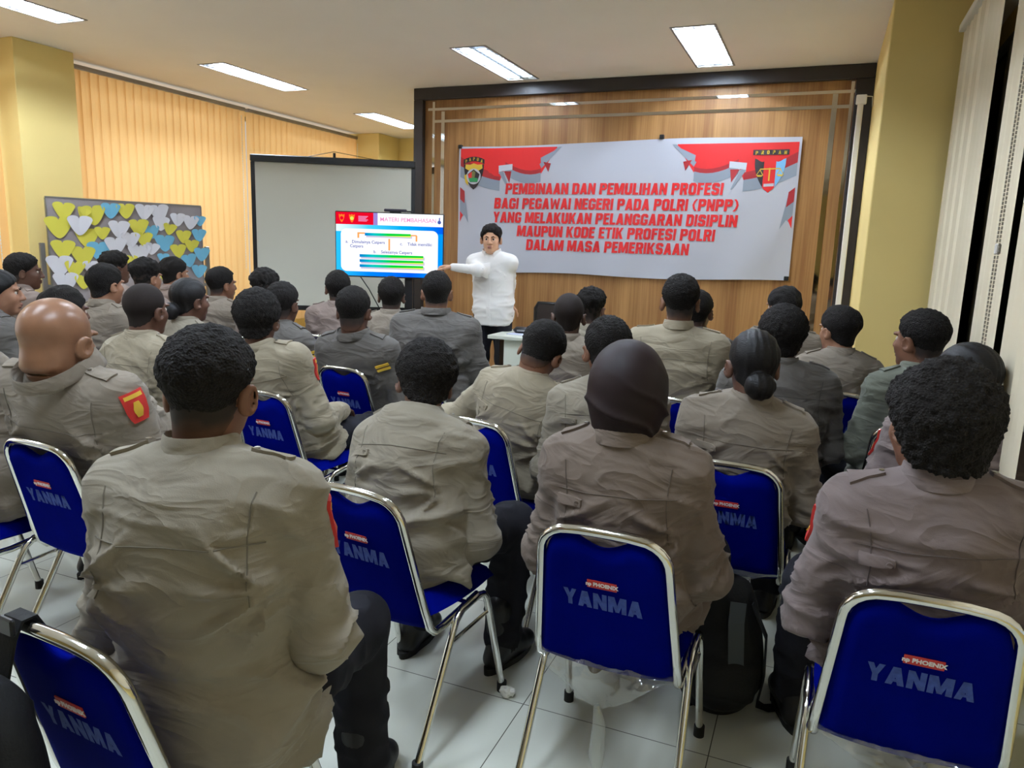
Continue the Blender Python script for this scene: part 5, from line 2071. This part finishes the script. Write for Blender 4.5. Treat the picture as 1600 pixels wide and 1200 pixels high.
    if tab:
        c0 = R(0.72, -0.155 * sw, -0.4)
        gp = grid_pts(c0 + rt * 0.0275, rt, t, 0.034, 0.0115, 6, 3, lambda a: 1.0 if a < 0.7 else 0.75)
        tb_ = strap(s, 'back_tab', gp, ft, 0.008 * wr, sh_m, so, org)
        H_, ok = s.trace((c0 + rt * 0.048)[None], ft, 1)
        if tb_ is not None and ok.all():
            b_ = MB().disc((0, 0, 0), 0.0065, 0.004, 14, 'y').build('button', sh_m, tb_)
            b_.location = Vector(H_[0] - ft * 0.011 - org)
    if patch:
        for sg, kind in patch:
            ax = unit(E[sg] - S[sg])
            bdir_ = -ft if kind[-1] == 'b' else (ft * 0.8 + rt * sg * 0.8 if kind[-1] == 'f' else -ft * 0.2 + rt * sg * 0.9 + t * 0.1)
            D = -unit(bdir_ - ax * (bdir_ @ ax))
            u_ = np.cross(ax, D)
            c0 = S[sg] + ax * (0.03 if kind == 'red' else 0.07) - D * 0.25
            PM = dict(red='emblem_red_badge', flag='flag_red', yel='emblem_yellow', blue='badge_violet')
            red = mat('badge_red', (196, 44, 38), rough=0.7)
            yel = mat('badge_yellow', (222, 180, 60), rough=0.7)
            k_ = kind.rstrip('bf')
            if k_ == 'red':
                p_ = strap(s, 'sleeve_badge', grid_pts(c0, ax, u_, 0.05, 0.036, 8, 6, lambda a: 1 - 0.35 * max(0, a) ** 2), D, 0.007, red, so, org)
                if p_:
                    strap(s, 'badge_emblem', grid_pts(c0 + ax * 0.008, ax, u_, 0.026, 0.016, 6, 5, lambda a: 1 - 0.5 * abs(a)), D, 0.0085, yel, p_, org)
                    strap(s, 'badge_emblem', grid_pts(c0 - ax * 0.036, ax, u_, 0.006, 0.028, 3, 5), D, 0.0085, yel, p_, org)
            elif k_ == 'flag':
                strap(s, 'sleeve_flag', grid_pts(c0 - ax * 0.015, ax, u_, 0.015, 0.036, 4, 6), D, 0.007, red, so, org)
                strap(s, 'sleeve_flag', grid_pts(c0 + ax * 0.015, ax, u_, 0.015, 0.036, 4, 6), D, 0.007, WHITE_TXT, so, org)
            elif k_ == 'yel':
                for dz in (-0.012, 0.012):
                    strap(s, 'sleeve_stripe', grid_pts(c0 + ax * dz, ax, u_, 0.007, 0.032, 3, 6), D, 0.007, yel, so, org)
            elif k_ == 'vio':
                p_ = strap(s, 'sleeve_badge', grid_pts(c0, ax, u_, 0.042, 0.032, 8, 6, lambda a: 1 - 0.35 * max(0, a) ** 2), D, 0.007, mat('badge_violet', (120, 100, 150), rough=0.7), so, org)
                if p_:
                    strap(s, 'badge_emblem', grid_pts(c0, ax, u_, 0.024, 0.018, 6, 5, lambda a: 1 - 0.5 * abs(a)), D, 0.0085, WHITE_TXT, p_, org)
    # --- trousers and boots
    if make_legs:
        if stand:
            tr = SDF()
            tr.ell(Pv - UP * 0.0, np.array([0.16 * g, 0.12 * g, 0.12]), Rf, 0.04)
            feet = []
            for sg in (-1, 1):
                hip, kn, an = Pv + right * sg * 0.085 - UP * 0.06, Pv + right * sg * 0.1 - UP * 0.44, Pv + right * sg * 0.11 - UP * 0.83
                tr.cap(hip, kn, 0.095, 0.07, 0.05)
                tr.cap(kn, an, 0.068, 0.06, 0.04)
                feet.append((an, math.radians(h) - sg * 0.15))
            V, Fq = surface_net(tr, 0.012)
            V = V - org
            me = None
        else:
            key = (round(g, 2), legs)
            feet = []
            loc = []
            rnd = random.Random(str(legs))
            tuck = {0.0: (0.03, 0.0), 0.5: (-0.12, -0.06), 1.0: (0.1, 0.04)}.get(legs, (0.0, 0.0))
            for i, sg in enumerate((-1, 1)):
                hip = np.array([sg * 0.085, 0.07, 0.53])
                kn = np.array([sg * (0.15 + 0.03 * legs), 0.43, 0.515])
                an = np.array([sg * (0.16 + 0.02 * legs), 0.42 + tuck[i], 0.1])
                loc.append((hip, kn, an))
                feet.append((org + Rf @ np.array([an[0], an[1], 0.0]) + UP * 0.1, math.radians(h) - sg * 0.12))
            if key not in TROUSER_CACHE:
                tr = SDF()
                tr.ell((0, 0.03, 0.535), (0.14 * g, 0.12 * g, 0.085), None, 0.04)
                for hip, kn, an in loc:
                    tr.cap(hip, kn, 0.092 * (0.6 + 0.4 * g), 0.073, 0.05)
                    tr.cap(kn, an + UP * 0.02, 0.072, 0.064, 0.03)
                V, Fq = surface_net(tr, 0.012)
                gN = tr.grad(V, 0.004)
                gN /= np.linalg.norm(gN, axis=1)[:, None] + 1e-9
                n_ = vnoise(np.stack([V[:, 0] * 9, V[:, 1] * 16, V[:, 2] * 14], 1), 5)
                V = V + gN * (0.012 * (1 - np.abs(n_)) ** 4)[:, None]
                o = raw('trousers', V, Fq, TROUSER, None, True)
                TROUSER_CACHE[key] = o.data
                bpy.data.objects.remove(o)
            me = TROUSER_CACHE[key]
        if me is None:
            raw('trousers', V, Fq, TROUSER, r, True)
        else:
            o = bpy.data.objects.new('trousers', me)
            link(o)
            parent(o, r)
            o.rotation_euler = (0, 0, math.radians(h))
        for an, rz_ in feet:
            o = bpy.data.objects.new('boot', BOOTS[0])
            link(o)
            parent(o, r)
            o.location = Vector((an[0] - org[0], an[1] - org[1], 0))
            o.rotation_euler = (0, 0, rz_)
            o2 = bpy.data.objects.new('sole', BOOTS[1])
            link(o2)
            parent(o2, o)
    return dict(root=r, S=S, E=E, W=Wr, N=N, C=C, R=Rh, P=Pv, shirt=s, so=so, org=org, Rt=Rt, body=body)


# ------------------------------------------------------------------ the audience
def seat_of(c, dx=0.0, dy=0.0):
    a = math.radians(c[2])
    return (c[0] + math.cos(a) * dx - math.sin(a) * dy, c[1] + math.sin(a) * dx + math.cos(a) * dy)


CHAIRS = {}


def sit(who, head, chair_at=None, dx=0.0, dy=0.0, hc=0.0, **k):
    """a trainee on a blue chair; without a measured chair, the chair stands under the head"""
    if chair_at is not None:
        seat = seat_of(chair_at, dx, dy)
        k['seat'] = seat
    p = person('person ' + who, head, **k)
    if chair_at is None:
        o = p['org']
        a = math.radians(hc)
        chair_at = (o[0], o[1], hc)
    CHAIRS[who] = (chair_at, p)
    lab = 'blue chair under the person ' + who
    if len(lab.split()) > 15:
        lab = 'blue chair under the person ' + who.split(',')[0]
    CHAIRS[who] += (lab,)
    chair(*chair_at, lab)
    return p


near_man = sit('with short faded hair and taupe shirt, nearest at lower left, beside the hanging bag', (325, 509, 1.42), (-1.13, 1.06, -4), dx=0.08, dy=0.0, h=16, look=18, pitch=-6, skin='brown', hair='fade', shirt='olive',
               patch=[(1, 'redf')], seed=1, sw=0.98, hs=0.95, g=0.97, legs=0.0, arms=('lap', 'lap'), back=0.035)
bald = sit('with shaved bald head and red badge, in the second row at left', (86, 466, 2.4), (-2.3, 1.84, -2), dy=0.07, h=2, look=8, pitch=-4, skin='bald', hair='bald', shirt='taupe', hs=1.14, hw=1.12, g=1.38, sw=1.3, fat=1.0, neckoff=(0, 0, 0.05), patch=[(1, 'red')], seed=2)
sit('in olive shirt leaning right with bowed curly head, left of the hijab wearer', (668, 531, 2.42), (-1.111, 1.927, -7), dx=-0.02, h=-4, look=36, pitch=-14, roll=8, hair='puff', shirt='olive', tab=True, sroll=10, seed=3, hs=0.97, sw=0.95, back=0.03, legs=0.5, g=1.05)
sit('wearing a dark brown hijab and brown shirt', (985, 527, 1.95), (-0.43, 1.945, 0), h=2, look=14, hair='hijab', shirt='brown', tab=True, seed=4, sw=0.94, hs=0.98, legs=1.0, skin='brown', g=1.04)
sit('with round afro, ear stud and mauve shirt at lower right', (1470, 557, 1.62), (0.275, 1.90, 0), dx=0.02, h=8, look=31, pitch=-2, hair='afro', shirt='mauve', tab=True, seed=5, sw=1.0, hs=0.94, skin='brown', patch=[(-1, 'redf')], legs=1.0)
sit('with low hair bun and mauve shirt against the right blinds', (1515, 535, 2.42), (0.42, 2.78, 0), h=6, look=38, hair='bun', shirt='mauve', seed=6, sw=0.95, patch=[(-1, 'redf')])
sit('with glossy low hair bun and taupe shirt, in front of the large grey-shirted back', (1181, 514, 2.55), (-0.22, 2.72, 0), dx=0.0, h=4, look=18, hair='bun', shirt='taupe', tab=True, seed=7, sw=0.97, skin='dark', hs=0.98)
sit('in grey-green shirt turned left in profile beside the right blinds', (1443, 483, 3.2), None, h=22, look=48, hair='fade', shirt='green', tab=True, seed=8, skin='brown', fat=0.4, g=1.1, hs=1.03)
sit('in dark grey shirt with broad back, dense black hair, near the column', (1226, 474, 3.3), None, h=8, look=20, hair='puff', shirt='grey', seed=9, sw=1.12, g=1.18)
sit('with short straight hair and taupe shirt right beside the column', (1314, 477, 3.95), None, h=14, look=42, hair='straight', shirt='taupe', seed=10, skin='light')
sit('with hair just rising behind the dense-haired grey-shirted one', (1226, 447, 4.5), None, h=10, look=45, hair='straight', shirt='taupe', seed=11, skin='light')
sit('in light khaki shirt sitting tall with close-cropped hair', (1066, 428, 3.65), None, h=4, look=11, hair='fade', shirt='khaki', seed=12, skin='brown', sw=1.12, g=1.12, hs=1.03)
sit('half hidden behind the tall khaki-shirted one', (1093, 453, 4.5), None, h=0, look=-6, hair='short', shirt='grey', seed=13)
sit('in khaki shirt bending forward with bowed head and elbow out', (856, 503, 3.1), (-1.18, 2.84, -8), dx=0.02, dy=0.03, h=-6, look=4, pitch=-30, roll=16, hair='short', shirt='khaki', tab=True, sroll=8, seed=14, skin='brown', sw=1.02, back=0.03,
    arms=(((-0.2, 0.02, -0.17), (0.03, 0.2, -0.14)), 'lap'))
sit('with patterned braided hair and olive shirt, left of the dark hijab', (951, 494, 2.85), (-0.71, 2.72, 0), h=6, look=30, hair='braids', shirt='olive', tab=True, seed=15, skin='brown', sw=0.98)
sit('with shaved dark head and taupe shirt, near the lecture table', (890, 458, 3.95), None, h=6, look=19, hair='shaved', shirt='taupe', seed=16, skin='deep', sw=1.0)
sit('with curly topped hair seen beyond the shaved dark head', (925, 449, 4.7), None, h=2, look=4, hair='curly', shirt='olive', seed=17, skin='dark')
sit('with the broadest back, in grey-brown shirt before the television', (683, 423, 4.75), None, h=14, look=25, hair='short', shirt='grey', seed=18, skin='brown', sw=1.32, g=1.38, hs=1.05, fat=0.5)
sit('in taupe shirt directly below the television middle', (612, 432, 5.05), None, h=10, look=25, hair='short', shirt='taupe', seed=19, skin='deep')
sit('in rosy shirt below the left corner of the television', (528, 422, 5.5), None, h=10, look=30, hair='short', shirt='rose', seed=20, hs=1.02, g=1.1, sw=1.05)
sit('in dark grey shirt with yellow sleeve stripe at the middle', (553, 447, 4.05), (-2.33, 3.59, -6), dx=-0.02, h=6, look=14, hair='fade', shirt='grey', seed=21, patch=[(1, 'yelb')], sw=1.05, g=1.12, fat=0.3, hs=1.03)
sit('in grey shirt with yellow stripe, right behind the khaki-shirted afro', (442, 440, 4.35), None, h=-4, look=8, hair='fade', shirt='grey', seed=22, patch=[(1, 'yel')])
sit('with tousled black hair before the projection screen', (415, 419, 5.3), None, h=0, look=2, hair='curly', shirt='rose', seed=23, skin='light')
sit('with rounded afro and khaki shirt, left of the dark grey one', (402, 449, 3.42), (-2.26, 2.86, -4), dx=-0.02, h=4, look=20, hair='puff', shirt='khaki', seed=24, patch=[(1, 'redf')], sw=1.0, skin='dark', legs=0.5, hs=1.02)
sit('in profile with flat-topped crop against the golden blind', (346, 417, 5.6), None, h=-6, look=-16, hair='fade', shirt='taupe', seed=25, skin='brown', sw=1.05)
sit('with swept-up black hair before the right half of the pinboard', (272, 401, 5.9), None, h=-6, look=-14, hair='straight', shirt='rose', seed=26, skin='light')
sit('with full wavy black hair before the pinboard middle', (228, 403, 5.3), None, h=-4, look=-2, hair='curly', shirt='rose', seed=27, skin='light')
sit('with curly hair and dark face turned right before the pinboard', (180, 392, 6.0), None, h=-10, look=-18, hair='curly', shirt='rose', seed=28, skin='dark')
sit('with straight black hair and light skin before the pinboard', (164, 411, 4.6), None, h=-4, look=-2, hair='straight', shirt='taupe', seed=29, skin='light', sw=1.0)
sit('with closely shaved head and khaki shirt, left of the rounded afro', (227, 443, 3.55), None, h=0, look=4, hair='shaved', shirt='khaki', seed=30, skin='dark', sw=1.0, hs=1.03)
sit('with low bun and right ear showing, before the tousled hair', (296, 434, 4.2), None, h=-8, look=-10, hair='bun', shirt='olive', seed=31, skin='dark', sw=0.95)
sit('in full profile before the yellow column at far left', (36, 395, 5.2), None, h=-14, look=-36, hair='fade', shirt='rose', seed=32, skin='dark', sw=1.05, fat=0.2)
sit('with tied-back dark hair, cut by the left edge of the photo', (-4, 420, 4.0), None, h=-14, look=-40, hair='bun', shirt='grey', seed=33, skin='light', sw=0.95)
sit('half hidden behind the bald man, violet badge on sleeve', (100, 446, 3.7), None, h=-12, look=-6, hair='straight', shirt='taupe', seed=34, skin='dark', patch=[(1, 'vio')])
sit('with red and white flag sleeve, mostly outside the left edge', (-66, 455, 2.75), (-2.74, 1.72, -4), h=-4, look=0, hair='short', shirt='taupe', seed=35, skin='brown', patch=[(1, 'flagb')])

# ------------------------------------------------------------------ presenter
pw_ = lambda x, y, d: at_depth(x, y, d)
pres = person('person in white shirt standing by the television, arm stretched to its edge', (768, 349, 6.46), seat=(-2.70, 6.1), h=-172, look=-163, pitch=-2, skin='pale', hair='straight', shirt='white', stand=True, g=1.0, sw=1.0, fat=0.25, detail=3.0, seed=40,
              arms=(('w', pw_(797, 440, 6.75), pw_(797, 468, 6.9)), ('w', pw_(750, 424, 6.3), pw_(713, 418, 6.42))), curl=(0.45, 0.95), epaul=False, wr=0.45)
pres['root']['category'] = 'person'
_so, _s, _P, _N, _Rt, _og = pres['so'], pres['shirt'], pres['P'], pres['N'], pres['Rt'], pres['org']
_rt, _ft, _t = _Rt[:, 0], _Rt[:, 1], _Rt[:, 2]
_at = lambda f, x: _P + (_N - _P) * f + _rt * x + _ft * 0.5
rows = np.stack([np.stack([_at(f, x) for x in (-0.017, 0.0, 0.017)]) for f in np.linspace(0.9, -0.18, 16)])
strap(_s, 'button_placket', rows, -_ft, 0.003, SHIRTS['white'], _so, _og, 0.006)
rows = np.stack([np.stack([_at(f, x) for x in np.linspace(-0.13, -0.05, 5)]) for f in np.linspace(0.72, 0.5, 6)])
strap(_s, 'breast_pocket', rows, -_ft, 0.003, SHIRTS['white'], _so, _og, 0.006)
for f_ in np.linspace(0.82, -0.1, 6):
    H_, ok_ = _s.trace(_at(f_, 0.0)[None], -_ft, 1)
    if ok_.all():
        MB().disc((0, 0, 0), 0.0055, 0.003, 10, 'y').build('button', WHITE_TXT, _so).location = Vector(H_[0] + _ft * 0.003 - _og)


# ------------------------------------------------------------------ bags, plastic wrap and litter
def band_mesh(pts, w, side, th=0.0025):
    """flat webbing along a path; side is the width direction"""
    v, f = [], []
    side = np.asarray(side, float)
    pts = [np.asarray(p, float) for p in pts]
    for i, p in enumerate(pts):
        T = unit(pts[min(i + 1, len(pts) - 1)] - pts[max(i - 1, 0)])
        sd = unit(side - T * (side @ T))
        nn = np.cross(T, sd)
        for a, b in ((-1, -1), (1, -1), (1, 1), (-1, 1)):
            v.append(p + sd * a * w / 2 + nn * b * th)
    for i in range(len(pts) - 1):
        for k in range(4):
            f.append((i * 4 + k, i * 4 + (k + 1) % 4, i * 4 + 4 + (k + 1) % 4, i * 4 + 4 + k))
    n = (len(pts) - 1) * 4
    f += [(0, 3, 2, 1), (n, n + 1, n + 2, n + 3)]
    return v, f


def bag_shape(s, w, d, h):
    s.ell((0, 0, h * 0.36), (w * 0.55, d * 0.6, h * 0.40), None, 0.06)
    s.ell((0, 0.01, h * 0.68), (w * 0.46, d * 0.48, h * 0.34), None, 0.06)
    s.ell((0, -d * 0.42, h * 0.30), (w * 0.42, d * 0.32, h * 0.22), None, 0.02)
    s.fn(lambda P, d_: np.maximum(d_, 0.004 - P[:, 2]))
    return s


def backpack(loc, rz, label, w=0.28, d=0.17, h=0.42):
    r = root('backpack', loc, rz, label, 'backpack')
    s = bag_shape(SDF(), w, d, h)
    V, Fq = surface_net(s, 0.009, 0.02)
    g = s.grad(V, 0.004)
    V = V + g * (0.009 * (1 - np.abs(vnoise(V * np.array([9, 9, 13]), 3))) ** 3 - 0.003)[:, None]
    raw('bag_body', V, Fq, BAG, r, True)
    return r, s


# bag hanging by its strap from the nearest chair
cx_, cy_, ch_ = -1.13, 1.06, math.radians(-4)
cm = lambda x, y, z: np.array([cx_ + math.cos(ch_) * x - math.sin(ch_) * y, cy_ + math.sin(ch_) * x + math.cos(ch_) * y, z])
pbk = cm(-0.09, -0.38, 0.34)
hb, hbs = backpack(tuple(pbk), ch_, 'black backpack hanging by its strap behind the nearest blue chair')
lp = lambda x, y, z: cm(x, y, z) - pbk
Rm = np.array(Matrix.Rotation(-ch_, 3, 'Z'))
sp = [(-0.09, -0.345, 0.62), (-0.088, -0.325, 0.72), (-0.085, -0.306, 0.80), (-0.085, -0.292, 0.8285), (-0.085, -0.268, 0.829), (-0.085, -0.254, 0.80), (-0.085, -0.245, 0.72), (-0.085, -0.235, 0.66)]
v, f = band_mesh([Rm @ lp(*p) for p in sp], 0.05, (1, 0, 0))
raw('shoulder_strap', v, f, BAG, hb)
v, f = band_mesh([Rm @ lp(x + 0.06, y - 0.012, z) for x, y, z in sp[:1]] + [Rm @ lp(0.02, -0.40, 0.70), Rm @ lp(-0.04, -0.395, 0.69), Rm @ lp(-0.07, -0.36, 0.64)], 0.03, (0, 0, 1))
raw('grab_handle', v, f, BAG, hb)
MB().box(-0.03, 0.03, -0.005, 0.005, -0.016, 0.016, 0.003).build('buckle', BLACK, hb).location = Vector(Rm @ lp(-0.085, -0.31, 0.825))

# backpack standing on the floor beside the hijab wearer, its strap trailing
fbp = np.array([-0.19, 2.36, 0.0])
fb, fbs = backpack(tuple(fbp), 0.25, 'black backpack standing on the floor right of the hijab wearer', w=0.26, d=0.2, h=0.46)
Rz = np.array(Matrix.Rotation(-0.25, 3, 'Z'))
q = lambda x, y, z: Rz @ (np.array([x, y, z]) - fbp)
v, f = band_mesh([q(-0.10, 2.33, 0.40), q(-0.05, 2.32, 0.30), q(-0.045, 2.33, 0.15), q(-0.06, 2.36, 0.04), q(-0.03, 2.40, 0.008), q(0.03, 2.44, 0.006), q(0.055, 2.466, 0.006)], 0.03, (0.3, 1, 0))
raw('trailing_strap', v, f, BAG, fb)
v, f = band_mesh([q(-0.14, 2.27, 0.42), q(-0.14, 2.25, 0.36), q(-0.13, 2.25, 0.22), q(-0.10, 2.27, 0.10)], 0.05, (1, 0.2, 0))
raw('shoulder_strap', v, f, mat('grey_padded_strap', (62, 68, 72), rough=0.8), fb)

# crumpled tissue on the floor
tsp = at_z(793, 1086, 0.0)
s = SDF()
rnd = random.Random(5)
for k in range(7):
    a = rnd.uniform(0, 6.28)
    s.ell((0.014 * math.cos(a), 0.012 * math.sin(a), 0.013 + 0.012 * rnd.random()), (0.016, 0.013, 0.011), frame(rnd.uniform(0, 180), rnd.uniform(-40, 40)), 0.004)
V, Fq = surface_net(s, 0.0028, 0.008, 1)
V = V + (0.005 * vnoise(V * 170, 2))[:, None] * s.grad(V, 0.002)
V[:, 2] -= V[:, 2].min()
o = raw('crumpled_tissue', V, Fq, mat('white_tissue', (228, 228, 222), rough=0.9), None, True)
o.location = (tsp[0], tsp[1], 0.0)
setp(o, 'crumpled white tissue lying on the tiled floor by a chair foot', 'tissue')


# clear plastic still wrapped round some seats, drooping behind the backrest
def plastic_mat():
    m = bpy.data.materials.new('clear_plastic_film')
    m.use_nodes = True
    nt = m.node_tree
    nt.nodes.clear()
    out = nt.nodes.new('ShaderNodeOutputMaterial')
    t = nt.nodes.new('ShaderNodeBsdfTransparent')
    t.inputs[0].default_value = (0.93, 0.94, 0.92, 1)
    g = nt.nodes.new('ShaderNodeBsdfGlossy')
    g.inputs['Roughness'].default_value = 0.12
    df = nt.nodes.new('ShaderNodeBsdfDiffuse')
    df.inputs[0].default_value = (0.6, 0.62, 0.6, 1)
    m1 = nt.nodes.new('ShaderNodeMixShader')
    m1.inputs[0].default_value = 0.4
    m2 = nt.nodes.new('ShaderNodeMixShader')
    lw = nt.nodes.new('ShaderNodeLayerWeight')
    lw.inputs[0].default_value = 0.25
    mr = nt.nodes.new('ShaderNodeMapRange')
    mr.inputs[3].default_value = 0.2
    mr.inputs[4].default_value = 0.75
    nt.links.new(lw.outputs['Facing'], mr.inputs[0])
    nt.links.new(mr.outputs[0], m2.inputs[0])
    nt.links.new(g.outputs[0], m1.inputs[1])
    nt.links.new(df.outputs[0], m1.inputs[2])
    nt.links.new(t.outputs[0], m2.inputs[1])
    nt.links.new(m1.outputs[0], m2.inputs[2])
    nt.links.new(m2.outputs[0], out.inputs[0])
    return m


FILM = plastic_mat()


def wrap(chair_root, drop, tail, seed):
    v, f = [], []
    NX, NZ = 36, 22
    for j in range(NZ + 1):
        for i in range(NX + 1):
            a, b = -1 + 2 * i / NX, j / NZ
            dz = drop * (1 - 0.75 * abs(a + 0.1) ** 1.6) * b
            x = a * 0.195 * (1 - 0.25 * b)
            y = -0.175 - 0.02 * math.sin(b * 3.1) - 0.02 * b
            v.append((x, y, 0.42 - dz))
    V = np.array(v)
    V[:, 1] += 0.016 * vnoise(np.stack([V[:, 0] * 26, V[:, 2] * 18, V[:, 0] * 0], 1), seed) + 0.006 * vnoise(V * 70, seed + 1)
    V[:, 2] += 0.006 * vnoise(V * 30, seed + 2)
    for j in range(NZ):
        for i in range(NX):
            a = j * (NX + 1) + i
            f.append((a, a + 1, a + NX + 2, a + NX + 1))
    o = raw('plastic_wrap', V, f, FILM, chair_root, True)
    if tail:
        mb = MB()
        pts = [(-0.01, -0.2, 0.42 - drop + 0.01), (0.0, -0.2, 0.37 - drop), (-0.006, -0.19, 0.28 - drop), (0.0, -0.19, 0.19 - drop)]
        mb.tube(pts, [0.008, 0.018, 0.022, 0.006], 9)
        t = mb.build('twisted_tail', FILM, o, True)
    return o


roots = {o['label']: o for o in bpy.data.objects if o.get('category') == 'chair' and o.name.startswith('stacking')}
for who, (cc, p, lab) in CHAIRS.items():
    rt_ = roots[lab]
    if 'hijab and brown' in who:
        wrap(rt_, 0.13, True, 3)
    elif 'round afro' in who:
        wrap(rt_, 0.07, False, 8)
    elif 'glossy low hair bun' in who:
        wrap(rt_, 0.03, False, 12)
